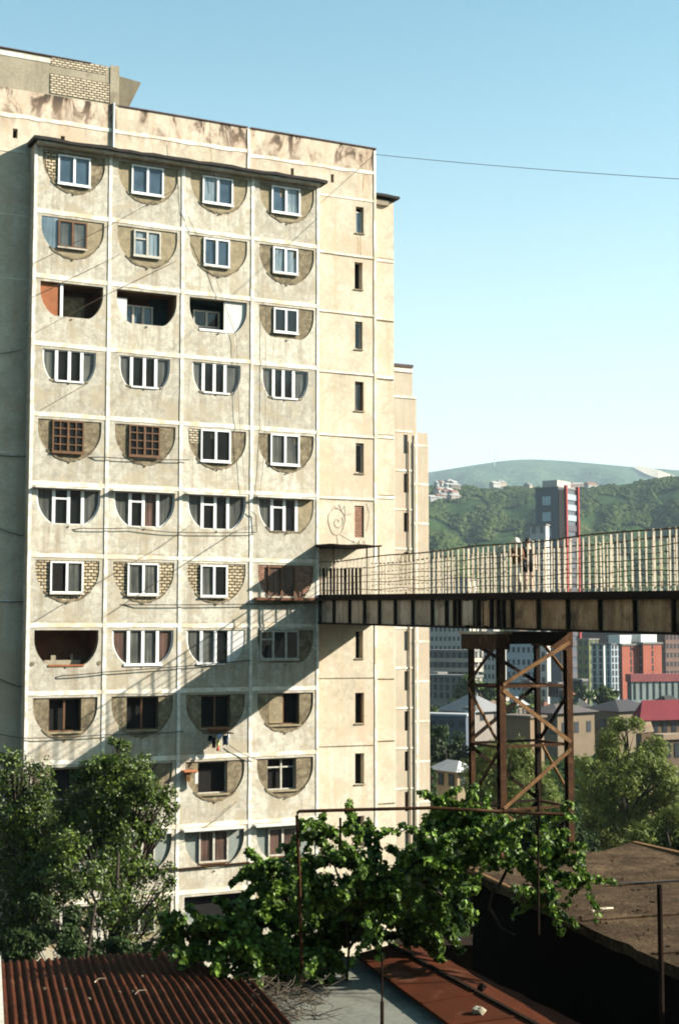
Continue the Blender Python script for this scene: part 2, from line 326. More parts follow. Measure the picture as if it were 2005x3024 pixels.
mw.add([(XR,.75,BASE),(XR,14,BASE),(XR,14,PT),(XR,.75,PT)],[(0,1,2,3)]); mw.add([(XL,.75,BASE),(XL,14,BASE),(XL,14,PT),(XL,.75,PT)],[(0,1,2,3)])
mw.add([(XL,14,BASE),(XR,14,BASE),(XR,14,PT),(XL,14,PT)],[(0,1,2,3)])
mw.build('main_wall',m_wall,ap)
rf=MB(); rf.box(XL+.1,XR-.1,.85,13.9,PT-.6,PT-.5); rf.build('roof',m_tar,ap)
cp=MB(); 
for x0,x1 in ((3.9,10.0),(10.15,XR+.03)): cp.box(x0,x1,.70,.98,PT,PT+.05)
cp.build('parapet_cap',surf('rusty_cap',(.16,.10,.09),(.10,.07,.065),3,15),ap)
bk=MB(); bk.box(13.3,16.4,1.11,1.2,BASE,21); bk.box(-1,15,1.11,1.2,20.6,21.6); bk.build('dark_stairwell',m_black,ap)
# penthouse in the same plane
ph=MB(); ph.box(XL,3.85,.76,6,PT+.002,24.72); pw=ph.build('penthouse',m_pent,ap)
b=MB(); b.box(.80,3.42,.735,.76,23.10,23.98); b.box(.80,3.3,.738,.76,24.35,24.74); b.build('block_patch',m_wbrick,pw)
b=MB(); b.box(3.46,3.87,.73,.757,PT+.03,24.82); b.build('corner_post',m_pent,pw)
b=MB(); b.box(XL,.8,.74,.757,24.42,24.62); b.build('white_band',m_joint,pw)
b=MB(); b.box(XL,2.6,.70,1.0,24.725,24.765); b.build('rusty_cap',bpy.data.materials['rusty_cap'],pw)
b=MB(); b.add([(3.9,1.6,23.0),(4.42,1.6,23.0),(5.0,1.1,24.42),(3.86,1.1,24.55),(3.9,1.75,23.0),(4.42,1.75,23.0),(5.05,1.3,24.50),(3.86,1.3,24.62)],[(0,1,2,3),(4,7,6,5),(0,4,5,1),(1,5,6,2),(2,6,7,3),(3,7,4,0)]); b.build('tilted_slab',m_pent,ap)
# joints
def strip(mb,p,q,w,y,t=.02,step=.9,jit=.12):
    p=np.array(p,float);q=np.array(q,float);L=np.linalg.norm(q-p);n=max(2,int(L/step));d=(q-p)/L;pe=np.array([-d[1],d[0]])
    a=[];
    for i in range(n+1):
        c=p+d*L*i/n; a.append((c+pe*w/2*(1+jr.uniform(-jit,jit)),c-pe*w/2*(1+jr.uniform(-jit,jit))))
    vs=[];fs=[]
    for l,r_ in a: vs+=[(l[0],y-t,l[1]),(r_[0],y-t,r_[1]),(l[0],y,l[1]),(r_[0],y,r_[1])]
    for i in range(n):
        k=i*4; fs+=[(k,k+1,k+5,k+4),(k,k+4,k+6,k+2),(k+1,k+3,k+7,k+5)]
    mb.add(vs,fs)
j1=MB();j2=MB()
for c in range(5):
    strip(j1,(c*CW+(.06 if c==0 else -.06 if c==4 else 0),JZ[12]),(c*CW+(.06 if c==0 else -.06 if c==4 else 0),JZ[0]),.15 if c not in(0,4) else .13,0,.028)
for r in range(1,13): strip(j2,(.02,JZ[r]),(4*CW-.02,JZ[r]),.18,0,.018,.6,.22)
j1.build('vertical_joint',m_joint,ap); j2.build('horizontal_joint',m_jointw,ap)
j3=MB()
strip(j3,(XS+.02,20.41),(XR,20.45),.10,.75); 
for z in (17.68,14.88,12.03,9.06,6.11): strip(j3,(XS+.02,z),(XR,z),.09,.75,.015)
strip(j3,(XL,20.31),(-.2,20.31),.12,.75)
for z in (17.54,14.8,7.4,1.2): strip(j3,(XL,z),(0,z),.05,.75,.012)
strip(j3,(XL,21.72),(9.98,21.9),.17,.75,.02,.4,.4); strip(j3,(10.1,21.75),(XR,21.82),.15,.75,.02,.4,.4)
strip(j3,(10.06,20.7),(10.06,22.98),.13,.75,.035,.5,.2); strip(j3,(XR-.05,BASE),(XR-.05,PT-.1),.12,.75,.03)
j3.build('painted_joint',m_jointw,ap)
for z in (17.62,14.82,11.97,9.0,6.05,-2.2,-5.3,-8.2):
    j4=MB(); strip(j4,(XS+.1,z-.0),(XR-.15,z-.02),.03,.75,.022,.5,.3)
    j4.build('joint_crack',m_plast,ap)
dp=MB(); dp.tube([(3.62,.68,20.6),(3.62,.68,23.1)],.05,8); dp.build('downpipe',plain('grey_pipe',(.42,.46,.46)),ap)
# bay roof canopy, slightly wavy tar sheet
def canopy(mb,x0,x1,y0,y1,z,t,seg=12,wob=.04):
    vs=[];fs=[]
    for i in range(seg+1):
        x=x0+(x1-x0)*i/seg; w=jr.uniform(-wob,wob)
        vs+=[(x,y0,z+w),(x,y1,z+w+.06),(x,y0,z-t+w*.6),(x,y1,z-t+w*.3)]
    for i in range(seg):
        k=i*4; fs+=[(k,k+4,k+5,k+1),(k+2,k+3,k+7,k+6),(k,k+2,k+6,k+4),(k+1,k+5,k+7,k+3)]
    fs+=[(0,1,3,2),(seg*4,seg*4+2,seg*4+3,seg*4+1)]; mb.add(vs,fs)
b=MB(); canopy(b,-.14,XS+.22,-.48,.74,20.70,.13,26); b.build('bay_canopy',m_tar,ap)
b=MB(); b.box(.05,XS-.05,-.36,.73,20.46,20.565); b.build('eaves_slab',m_bay,ap)
# end bay
sb=MB(); sb.box(XR+.002,17.92,1.35,8,BASE,20.75); s1=sb.build('end_bay',m_wall,ap)
b=MB(); canopy(b,XR+.02,18.12,1.05,8.2,21.0,.12,4,.03); b.build('end_bay_canopy',m_tar,ap)
b=MB(); b.box(XR+.1,17.6,1.2,1.349,20.5,20.75); b.build('end_bay_eaves',m_pent,ap)
b=MB()
for z in (17.8,14.95,12.1,9.2,6.3): strip(b,(XR+.05,z),(17.93,z),.14,1.35,.03)
strip(b,(XR+.25,BASE),(XR+.25,20.6),.09,1.35,.03)
b.build('end_bay_joint',m_jointw,ap)
b=MB()
for z in (17.9,14.85,12.0,9.3,6.4,-2.3,-5.2,-8.1): strip(b,(XR+.4,z),(17.9,z),.035,1.35,.033)
b.build('end_bay_crack',m_plast,ap)

# windows, infills, balconies
def window(x0,x1,zt,zb,y,fm,pm,n=2,fw=.066,sill=None,vent=None,grid=None,depth=.10,parent=None):
    par=parent or ap
    m=MB(); m.box(x0,x1,y,y+depth,zt-fw,zt); m.box(x0,x1,y,y+depth,zb,zb+fw); m.box(x0,x0+fw,y,y+depth,zb+fw,zt-fw); m.box(x1-fw,x1,y,y+depth,zb+fw,zt-fw)
    for k in range(1,n):
        xm=x0+(x1-x0)*k/n; m.box(xm-fw*.75,xm+fw*.75,y-.01,y+depth,zb+fw,zt-fw)
    if vent: m.box(x0+fw,x0+(x1-x0)/n-fw*.75,y+.003,y+depth-.003,zt-.42,zt-.36)
    if grid:
        gx,gz=grid
        for k in range(n):
            xa=x0+(x1-x0)*k/n+fw*.6; xb=x0+(x1-x0)*(k+1)/n-fw*.6
            for i in range(1,gx): xx=xa+(xb-xa)*i/gx; m.box(xx-.022,xx+.022,y+.006,y+depth-.01,zb+fw,zt-fw)
            for i in range(1,gz): zz=zb+(zt-zb)*i/gz; m.box(xa,xb,y+.011,y+depth-.015,zz-.022,zz+.022)
    w=m.build('window',fm,par)
    pms=pm if isinstance(pm,list) else [pm]*n
    for k in range(n):
        xa=x0+(x1-x0)*k/n+fw*.5; xb=x0+(x1-x0)*(k+1)/n-fw*.5
        p=MB(); p.add([(xa,y+depth*.6,zb+.04),(xb,y+depth*.6,zb+.04),(xb,y+depth*.6+jr.uniform(-.02,.02),zt-.04),(xa,y+depth*.6,zt-.04)],[(0,1,2,3)]); p.box(xa,xb,y+depth*.6+.03,y+depth*.6+.04,zb+.04,zt-.04); p.build('pane',pms[k%len(pms)],w)
    if sill:
        s=MB(); s.box(x0-.03,x1+.03,y-.05,y+.02,zb-.06,zb-.002); s.build('sill',sill,w)
    return w
def infill(r,c,mat,y=.04,hole=None):
    L,cx,zt,a,h,fl=Dsh[r,c]; m=MB(); m.sheet(L,[hole] if hole else [],y)
    if hole: m.jamb(hole,y,y+.25)
    return m.build('infill_panel',mat,ap)
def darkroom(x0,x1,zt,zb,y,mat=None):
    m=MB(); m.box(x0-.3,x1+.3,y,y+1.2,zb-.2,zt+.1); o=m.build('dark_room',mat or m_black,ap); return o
def glazed(r,c,fm,panes,muls,x1=None,vent=None,y=.05):
    L,cx,zt,a,h,fl=Dsh[r,c]; x0=c*CW
    zb=zt-(fl or h); 
    m=MB()
    Li=[(cx+(x-cx)*.955,zt+(z-zt)*.955-.04) for x,z in L]
    m.add([(x,y,z) for x,z in L]+[(x,y,z) for x,z in Li]+[(x,y+.09,z) for x,z in Li],[(i,(i+1)%len(L),len(L)+(i+1)%len(L),len(L)+i) for i in range(len(L))]+[(len(L)+i,len(L)+(i+1)%len(L),2*len(L)+(i+1)%len(L),2*len(L)+i) for i in range(len(L))])
    for mx in muls: m.box(x0+mx-.065,x0+mx+.065,y-.02,y+.08,zb+.02,zt-.03)
    if vent: m.box(x0+muls[0]+.06,x0+muls[1]-.06,y-.01,y+.07,zt-.44,zt-.37)
    w=m.build('window',fm,ap)
    ed=[cx-a]+[x0+q for q in muls]+[cx+a]
    for k in range(len(ed)-1):
        xa,xb=ed[k],ed[k+1]
        # clip of the half-round outline between the two mullions
        def low(x):
            t=min(1,abs(x-cx)/a); z=zt-h*.22-(h*.78)*math.sqrt(max(0,1-t*t)); return max(z,zb)
        n=8; P=[(xa,zt)]+[(xa+(xb-xa)*i/n,low(xa+(xb-xa)*i/n)) for i in range(n+1)]+[(xb,zt)]
        p=MB(); p.sheet(P,[],y+.05+.004*k); p.build('pane',panes[k%len(panes)],w)
    return w
def spout(r,c):
    L,cx,zt,a,h,fl=Dsh[r,c]; zz=zt-(fl or h)-.05; m=MB(); m.tube([(cx,.05,zz-.04),(cx,-.045,zz-.05)],.035,6); m.build('drain_spout',m_plast,ap)
def rag(r,c,mat):      # crumbling rim under an opening
    L,cx,zt,a,h,fl=Dsh[r,c]; m=MB(); n=16; up=[];dn=[]
    zb=zt-(fl or h)
    for i in range(n+1):
        x=cx-a*.72+a*1.44*i/n; t=abs(x-cx)/a; z=max(zt-h*.22-(h*.78)*math.sqrt(1-t*t),zb)
        up.append((x,z+.02)); dn.append((x,z-.03-jr.random()*.08*(1-t*.7)))
    m.prism(up+dn[::-1],-.025,.05); m.build('crumbled_edge',mat,ap)
rowcfg={}
for r in range(12):
    for c in range(4):
        L,cx,zt,a,h,fl=Dsh[r,c]; x0=c*CW; top=JZ[r]; wr=WR[r][c]
        if not(r in(9,10,11) and c<1): spout(r,c)
        if r in(0,1,3,4,6,8,9) or (r,c) in((5,3),): rag(r,c,m_plast)
        if wr: X0,X1,ZT,ZB=x0+wr[0],x0+wr[1],top-wr[2],top-wr[3]
        if r==0:
            infill(r,c,m_plast2 if c else m_plast); window(X0,X1,ZT-.02,ZB,-.03,m_upvc,[m_glass,m_pglass] if c==3 else m_glass if c<2 else [m_pglass,m_glass],sill=m_upvc)
            if c==0: b=MB(); b.sheet([(x0+.42,top-.24),(x0+.96,top-.24),(x0+.96,top-1.45),(x0+.70,top-1.4),(x0+.5,top-.9)],[],.028); b.build('stone_patch',m_stone,ap)
        elif r==1:
            if c==0:
                infill(r,c,m_plast2); window(X0,X1,ZT,ZB,-.03,m_brwood,m_cglass,n=2,sill=m_oldwhite)
                n=8; P=[(cx-a,zt)]+[(cx-a+(X0-cx+a)*i/n, max(zt-h*.22-h*.78*math.sqrt(max(0,1-min(1,abs(cx-a+(X0-cx+a)*i/n-cx)/a)**2)),zt-1.35)) for i in range(n+1)]+[(X0,zt)]
                b=MB(); b.sheet(P,[],.03); g=b.build('side_light',m_pglass,ap)
                b=MB(); b.box(X0-.28,X0-.22,.06,.12,ZB+.05,zt-.02); b.box(X0-.05,X0,.05,.12,ZB,zt-.02); b.build('mullion',m_oldwhite,g)
            else:
                infill(r,c,m_plast2 if c<3 else m_plast); window(X0,X1,ZT,ZB,-.03,m_upvc if c>1 else m_oldwhite,m_glass if c==2 else m_pglass,sill=m_oldwhite,vent=(c==1))
        elif r==2:
            if c==3: infill(r,c,m_plast); window(X0,X1,ZT,ZB,-.03,m_upvc,m_dkglass,sill=m_upvc)
            else:
                rm=MB(); x_a,x_b=cx-a-.02,cx+a+.02; z_a,z_b=zt-1.5,zt+.02; d=1.5
                rm.add([(x_a,.34,z_a),(x_b,.34,z_a),(x_b,d,z_a),(x_a,d,z_a),(x_a,.34,z_b),(x_b,.34,z_b),(x_b,d,z_b),(x_a,d,z_b)],[(0,1,2,3),(4,5,6,7),(0,3,7,4),(1,2,6,5),(3,2,6,7)])
                ba=rm.build('balcony',[m_brick_in,m_brick_in,m_teal][c],ap)
                if c==0:
                    b=MB(); n=8; P=[(cx-a,zt)]+[(cx-a+.82*i/n, zt-h*.22-h*.78*math.sqrt(max(0,1-(1-.82*i/n/a)**2))) for i in range(n+1)]+[(cx-a+.82,zt)]
                    P=[(x,max(z,zt-1.43)) for x,z in P]; b.prism(P,.15,.18); b.build('blind',m_orange,ba)
                    b=MB(); b.box(x0+1.22,x0+1.34,.10,.2,zt-1.43,zt); b.build('post',m_upvc,ba)
                    b=MB(); b.box(x0+1.4,x0+2.5,.9,1.0,z_a,zt-.35); b.build('brick_screen',m_plast,ba)
                if c==1:
                    b=MB(); b.box(cx-a,cx-a+.55,.3,.5,z_a,zt-.3); b.build('side_panel',m_white,ba)
                    window(x0+.87,x0+2.23,top-.66,top-1.6,.75,m_oldwhite,m_glass,n=3,parent=ba)
                    b=MB(); b.box(cx+.6,cx+a,1.2,1.4,z_a,z_b); b.build('teal_wall',m_teal,ba)
                if c==2:
                    window(x0+.75,x0+2.0,top-.6,top-1.36,.62,m_oldwhite,m_dkglass,n=2,parent=ba)
                    b=MB(); P=[(q,z) for q,z in L if q>=x0+2.0]; P=[(x0+2.0,zt)]+[(x0+2.0,zt-1.43)]+[p for p in P if p[1]<zt-.001]+[(cx+a,zt)]; b.prism(P,.10,.14); b.build('white_panel',m_white,ba)
                    b=MB(); b.box(x0+.8,x0+2.1,-.03,.3,zt-1.46,zt-1.36); b.build('ledge',m_upvc,ba)
        elif r==3:
            glazed(r,c,m_upvc,[m_cglass,m_dkglass,m_dkglass,m_cglass],[[.53+.56,1.64,2.18],[1.05,1.63,2.15],[1.02,1.54,2.05],[1.07,1.55,2.06]][c])
            b=MB(); b.box(cx-.62,cx+.62,-.05,.1,zt-1.36,zt-1.29); b.build('sill',m_upvc,ap)
        elif r==4:
            infill(r,c,m_plast)
            if c<2: window(X0,X1,ZT,ZB,-.04,m_brwood,m_dkglass,fw=.06,grid=(2,4) if c==0 else (2,4),sill=m_brwood)
            else: window(X0,X1,ZT,ZB,-.03,m_upvc,[m_dkglass,m_dkglass] if c==2 else m_cglass,sill=m_upvc)
            if c==2: b=MB(); b.sheet([(x0+.38,top-.22),(X0-.02,top-.22),(X0-.02,top-.82),(x0+.40,top-.82)],[],.028); b.build('block_patch',m_wbrick,ap)
        elif r==5:
            gl=glazed(r,c,m_upvc,[m_cglass,m_dkglass,m_dkglass if c!=1 else m_brglass,m_cglass],[[1.07,1.70,2.30],[1.06,1.65,2.30],[1.02,1.62,2.22],[1.02,1.62,2.22]][c],vent=(c!=1 or True))
            b=MB(); b.box(x0+.22,x0+3.05,-.26,.02,top-.20,top-.14); b.build('lintel_shelf',m_joint,ap)
            if c==3:
                P=[(x0+2.3,zt-.01)]+[(x0+2.3,zt-1.46)]+[p for p in L if p[0]>x0+2.3 and p[1]<zt-.001]+[(cx+a,zt-.01)]
                b=MB(); b.prism(P,.03,.09); b.build('infill_panel',m_plast2,ap)
        elif r==6:
            infill(r,c,m_stone if c<3 else m_rbrick,.03); window(X0,X1,ZT,ZB,-.05,m_upvc if c<3 else m_brwood,[[m_black,m_cglass],m_cglass,[m_cglass,m_dkglass],m_brglass][c],sill=m_oldwhite)
            if c==3: b=MB(); b.box(x0+.15,XS-.02,-.35,-.02,top-1.78,top-1.66); b.build('ledge',m_brick_in,ap)
        elif r==7:
            if c==0:
                rm=MB(); x_a,x_b=cx-a-.02,cx+a+.02; z_a,z_b=zt-1.5,zt+.02; d=1.4
                rm.add([(x_a,.34,z_a),(x_b,.34,z_a),(x_b,d,z_a),(x_a,d,z_a),(x_a,.34,z_b),(x_b,.34,z_b),(x_b,d,z_b),(x_a,d,z_b)],[(0,1,2,3),(4,5,6,7),(0,3,7,4),(1,2,6,5),(3,2,6,7)])
                ba=rm.build('balcony',m_brick_in,ap); b=MB(); b.box(cx-.8,cx+.75,.5,.6,z_a,z_a+.25); b.box(cx-.5,cx-.3,.55,.62,z_a,z_a+.45); b.box(cx+.35,cx+.43,.55,.62,z_a,z_a+.5); b.build('stored_clutter',m_pent,ba)
                b=MB(); b.box(cx-.75,cx+.75,-.04,.2,zt-1.50,zt-1.43); b.build('ledge',m_orange,ba)
                for s in (-1,1): b=MB(); b.tube([(cx+s*1.42,-.02,zt-1.38),(cx+s*1.42,.05,zt-1.38)],.09,10); b.build('wall_hole',m_plast,ap)
            elif c==1:
                glazed(r,c,m_upvc,[m_brglass,m_cglass,m_cglass,m_brglass],[1.06,1.70,2.35]); b=MB(); b.box(cx-.85,cx+.85,-.05,.1,zt-1.52,zt-1.42); b.build('sill',m_upvc,ap)
            elif c==2:
                glazed(r,c,m_upvc,[m_cglass,m_cglass,m_dkglass,m_cglass],[1.03,1.68,2.32]); b=MB(); b.box(cx-.9,cx+.4,-.05,.1,zt-1.52,zt-1.42); b.build('sill',m_upvc,ap)
                P=[(x0+2.38,zt-.01)]+[(x0+2.38,zt-1.42)]+[p for p in L if p[0]>x0+2.38 and p[1]<zt-.001]+[(cx+a,zt-.01)]
                b=MB(); b.prism(P,.03,.09); b.build('white_panel',m_white,ap)
            else:
                infill(r,c,m_plast); window(X0,X1,ZT,ZB,-.03,m_oldwhite,m_dkglass,n=3,vent=True,sill=m_oldwhite)
        elif r in(8,9):
            infill(r,c,m_plast,.05,rect(X0,X1,ZB,ZT)); darkroom(X0,X1,ZT,ZB,.38)
            b=MB(); f=.05; b.box(X0,X1,.2,.26,ZT-f,ZT); b.box(X0,X1,.2,.26,ZB,ZB+f); b.box(X0,X0+f,.2,.26,ZB+f,ZT-f); b.box(X1-f,X1,.2,.26,ZB+f,ZT-f)
            if r==8: b.box((X0+X1)/2-.04,(X0+X1)/2+.04,.19,.25,ZB+f,ZT-f)
            w=b.build('window',m_brwood if r==8 else m_oldwhite,ap)
            if (r,c)==(8,3): b=MB(); b.box(X0+.06,X0+.72,.14,.18,ZB+.06,ZT-.06); b.build('shutter',m_plast2,w)
            if (r,c)==(9,3): b=MB(); b.box(X0+.68,X0+.76,.21,.27,ZB+f,ZT-f); b.box(X0+f,X1-f,.22,.25,ZT-.42,ZT-.36); b.build('mullion',m_oldwhite,w)
            b=MB(); b.box(X0-.08,X1+.08,-.02,.2,ZB-.08,ZB-.002); b.build('sill',m_plast2,w)
        elif r==10:
            infill(r,c,m_bluep,.10); window(X0,X1,ZT,ZB,.02,m_oldwhite,m_brglass,sill=m_brwood)
            if c>=1: b=MB(); b.box(x0+.2,x0+3.0,-.3,.03,top-.22,top-.13); b.build('lintel_shelf',m_white,ap)
            if c>=1: b=MB(); b.tube([(x0-.1,-.08,top-1.78),(x0+3.3,-.08,top-1.72)],.04,6); b.build('rusty_pipe',m_rust,ap)
        elif r==11:
            if c==2:
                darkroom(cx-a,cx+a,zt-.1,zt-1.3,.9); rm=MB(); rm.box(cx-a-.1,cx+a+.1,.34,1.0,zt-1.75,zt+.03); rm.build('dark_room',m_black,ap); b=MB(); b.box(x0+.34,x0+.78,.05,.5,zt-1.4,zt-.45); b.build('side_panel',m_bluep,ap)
            else: infill(r,c,m_plast2,.14); window(X0,X1,ZT,ZB,.05,m_oldwhite,m_dkglass,vent=(c==0))
# stair windows
for a,b_,zt,zb,k in SW:
    if k=='brick': m=MB(); m.box(a+.001,b_-.001,.80,1.0,zb,zt); m.build('bricked_window',m_rbrick,ap); continue
    if k in('up','red'):
        zt2=zt-(.22 if zt>19 else .05); m=MB(); f=.06; y=.87; fr=m_oldwhite if k=='up' else m_brick_in
        m.box(a,b_-.04,y,y+.06,zt2-f,zt2); m.box(a,b_-.04,y,y+.06,zb,zb+f); m.box(a,a+f,y,y+.06,zb+f,zt2-f); m.box(b_-.04-f,b_-.04,y,y+.06,zb+f,zt2-f); w=m.build('stair_window',fr,ap)
        p=MB(); p.box(a+.03,b_-.06,y+.03,y+.04,zb+.03,zt2-.03); p.build('pane',m_pglass if zt>19 else (m_cglass if k=='red' else m_dkglass),w)
    elif k!='dark':
        m=MB(); m.box(a,a+.05,.98,1.04,zb,zt); m.box(b_-.05,b_,.98,1.04,zb,zt); w=m.build('stair_window',m_brick_in if k=='openred' else m_oldwhite,ap)
    s=MB(); s.box(a-.04,b_+.04,.70,.80,zb-.05,zb-.002); s.build('sill',m_plast2,ap)
# rust tears below the top stair windows are part of the wall: thin stained runs
b=MB(); strip(b,(15.82,17.75),(15.80,18.72),.06,.75,.004,.2,.5); strip(b,(15.95,20.9),(16.0,21.7),.05,.75,.004,.2,.5); strip(b,(15.7,17.8),(15.68,18.6),.035,.75,.0045,.2,.5)
b.build('rust_run',surf('rust_run',(.50,.33,.16),(.56,.42,.25),5,20),ap)
# graffiti beside the bricked window: a big-eyed round head with a curl, and scribbles
gf=MB(); gm=plain('faded_graffiti',(.33,.24,.17))
def gl(pts,w=.02): gf.tube([(x,.744,z) for x,z in pts],w*.7,4)
cx,cz=14.55,5.0
gl([(cx+.42*math.cos(t)*(1+.1*math.sin(3*t)),cz+.62*math.sin(t)) for t in np.linspace(.6,6.9,40)])
gl([(cx+.05+(.05+.05*t)*math.cos(t*1.4),cz-.02+(.05+.06*t)*math.sin(t*1.4)) for t in np.linspace(0,5,30)],.016)
gl([(cx-.25,cz+.55),(cx-.1,cz+.72),(cx,cz+.58),(cx+.15,cz+.8),(cx+.25,cz+.5),(cx+.42,cz+.75),(cx+.45,cz+.3),(cx+.8,cz+.4)],.014)
gl([(cx,cz-.6),(cx+.06,cz-1.0),(cx+.1,cz-1.35)],.014); gl([(cx+.2,cz-.6),(cx+.7,cz-.85),(cx+1.2,cz-1.0)],.012)
gl([(16.1,5.9),(16.25,5.5),(16.2,5.0),(16.1,4.6)],.012)
for k in range(3): gl([(15.3+.28*k,3.95),(15.42+.28*k,4.15),(15.5+.28*k,3.9),(15.36+.28*k,3.82)],.014)
gf.build('graffiti',gm,ap)
# entrance canopy over the bridge door
b=MB(); canopy(b,13.12,15.62,-1.72,.74,3.80,.07,6,.02); ec=b.build('entrance_canopy',m_rustdk,ap)
for x,y in ((15.5,-1.62),(14.9,-1.62),(13.3,-1.5)): b=MB(); b.beam((x,y,1.6),(x,y,3.72),.05,.05,(0,1,0)); b.build('canopy_post',m_rustdk,ec)
# ---------------------------------------------------------------- footbridge (same frame as the facade: it leaves the wall at right angles)
def zd(y): return 1.60+.0170*(y-.75)
Y1=-44.0; XN,XF=13.40,16.30
fb=thing('footbridge','long rusty steel footbridge with ribbed plate girders running from the apartment tower to the right','bridge',(P0.x,P0.y,0),TH)
def long_box(mb,x0,x1,a,b,ya=.74,yb=Y1,seg=1):
    for i in range(seg):
        y0=ya+(yb-ya)*i/seg; y1=ya+(yb-ya)*(i+1)/seg
        mb.add([(x0,y0,zd(y0)+a),(x1,y0,zd(y0)+a),(x1,y0,zd(y0)+b),(x0,y0,zd(y0)+b),(x0,y1,zd(y1)+a),(x1,y1,zd(y1)+a),(x1,y1,zd(y1)+b),(x0,y1,zd(y1)+b)],[(0,1,2,3),(4,7,6,5),(0,4,5,1),(3,2,6,7),(0,3,7,4),(1,5,6,2)])
b=MB(); long_box(b,XN+.08,XF-.08,-.22,-.02); b.build('deck',m_rustdk,fb)
for s,x in ((-1,XN),(1,XF)):
    b=MB(); long_box(b,x-.02,x+.02,-1.24,-.26,.74,-11.8); b.build('girder_web',m_web,fb)
    b=MB(); long_box(b,x-.02,x+.02,-1.24,-.26,-11.8); b.build('girder_web',m_webr,fb)
    b=MB(); long_box(b,x-.16,x+.14,-.26,-.0); long_box(b,x-.17,x+.17,-1.32,-1.24); b.build('flange',m_rustdk,fb)
sy=[-.05,-1.51,-3.05,-4.46,-5.82,-7.2,-8.65,-10.21]+[-11.3,-11.9,-12.25,-12.8,-13.6,-14.05,-14.5,-14.95,-15.3,-15.85,-17.49,-19.21,-20.97,-22.75,-24.59]+[-26.4-1.8*i for i in range(10)]
for x,d in ((XN,-1),(XF,1)):
    for y in sy:
        b=MB(); b.box(min(x+d*.021,x+d*.14),max(x+d*.021,x+d*.14),y-.045,y+.045,zd(y)-1.238,zd(y)-.262); b.build('stiffener',m_rustdk,fb)
b=MB()
for y in np.arange(-.8,-43,-2.6): b.beam((XN,y,zd(y)-1.1),(XF,y,zd(y)-1.1),.12,.2)
b.build('cross_beams',m_rustdk,fb)
for (ya,yb,mm) in ((-12.62,-13.3,m_web),(-14.1,-14.45,m_webr)):
    b=MB(); b.box(XN-.15,XN-.125,min(ya,yb),max(ya,yb),zd(ya)-1.2,zd(ya)-.3); b.build('cover_plate',mm,fb)
# fences on both sides of the deck
def fence(x,label):
    t=thing('bridge_fence',label,'fence',(P0.x,P0.y,0),TH,group='barred fences along the footbridge')
    rr=random.Random(int(x*10)); n=100
    for i in range(n):
        y=.30-.362*i+rr.uniform(-.04,.04); zt=3.06+rr.uniform(-.015,.015)+.03*math.sin(i*.3); w=(.058 if i%6 else .09)*(1 if x<15 else .8)
        b=MB(); dx=rr.uniform(-.02,.02); b.beam((x,y,zd(y)-.02),(x+dx,y+rr.uniform(-.02,.02),zt),w,.022,(0,1,0)); b.build('baluster',m_rail,t)
    m=MB(); pts=[(x+.02,y,3.07+.03*math.sin(y*.83)+rr.uniform(-.012,.012)) for y in np.arange(.6,-36.5,-.9)]; m.tube(pts,.028,6); m.build('top_rail',m_rustlit,t)
    for f in (.14,.33,.52,.74):
        m=MB(); pts=[(x-.052,y,zd(y)+(3.05-zd(y))*f+rr.uniform(-.02,.02)+.02*math.sin(y*1.7+f*9)) for y in np.arange(.5,-36.5,-.7)]; m.tube(pts,.016,5); m.build('wire_rail',m_rustlit,t)
fence(XN+.02,'near barred fence of cream uprights and rusty rails on the camera side of the footbridge')
fence(XF-.02,'far barred fence of cream uprights seen through the near one on the footbridge')
# ---------------------------------------------------------------- lattice pier
pr_=thing('bridge_pier','four-legged rusty lattice steel pier with crossed braces under the footbridge','pier',(P0.x,P0.y,0),TH)
yA,yB=-12.95,-14.95; zt=-.15; zbm=BASE; rings=[-.3,-2.04,-4.17,-6.4,-8.6,-10.9,-13.4]
legs={'A':(XN,yA),'B':(XN,yB),'C':(XF,yA),'D':(XF,yB)}
for k,(x,y) in legs.items():
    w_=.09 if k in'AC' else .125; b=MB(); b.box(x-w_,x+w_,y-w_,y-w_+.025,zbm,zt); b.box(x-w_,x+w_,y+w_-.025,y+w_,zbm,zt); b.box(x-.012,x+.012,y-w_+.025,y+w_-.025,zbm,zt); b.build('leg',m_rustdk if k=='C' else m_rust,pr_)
b=MB(); b.box(XN-.38,XN+.3,yB-.3,yA+.3,zt+.0,zt+.10); b.build('cap_plate',m_web,pr_)
b=MB(); b.box(XN-.3,XN+.28,yB-.18,yA+.22,zt-.55,zt-.002); b.build('cap_beam',m_rust,pr_)
b=MB(); b.box(XN+.285,XF-.16,yB-.05,yA-.05,zt-.36,zt+.09); b.build('cap_box',m_rustdk,pr_)
b=MB(); b.box(XF-.155,XF+.14,yB-.14,yA+.14,zt-.45,zt+.09); b.add([(XF-.14,yB-.15,zt-.02),(XF-.9,yB-.15,zt-.5),(XF-.14,yB-.15,zt-.6),(XF-.14,yB-.12,zt-.02),(XF-.9,yB-.12,zt-.5),(XF-.14,yB-.12,zt-.6)],[(0,1,2),(3,5,4),(0,3,4,1),(1,4,5,2)]); b.build('cap_gusset',m_rust,pr_)
for z in rings[1:]:
    for a,c in (('A','B'),('C','D'),('A','C'),('B','D')):
        p=legs[a];q=legs[c]; off=.0 if a in'AC' and c in 'BD' else .02
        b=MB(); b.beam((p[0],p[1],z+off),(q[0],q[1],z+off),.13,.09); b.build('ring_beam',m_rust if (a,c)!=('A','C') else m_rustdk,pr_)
def brace(a,c,za,zc,mm,w=.10,t=.05,off=(0,0)):
    p=legs[a];q=legs[c]; b=MB(); b.beam((p[0]+off[0],p[1]+off[1],za),(q[0]+off[0],q[1]+off[1],zc),t,w); b.build('brace',mm,pr_)
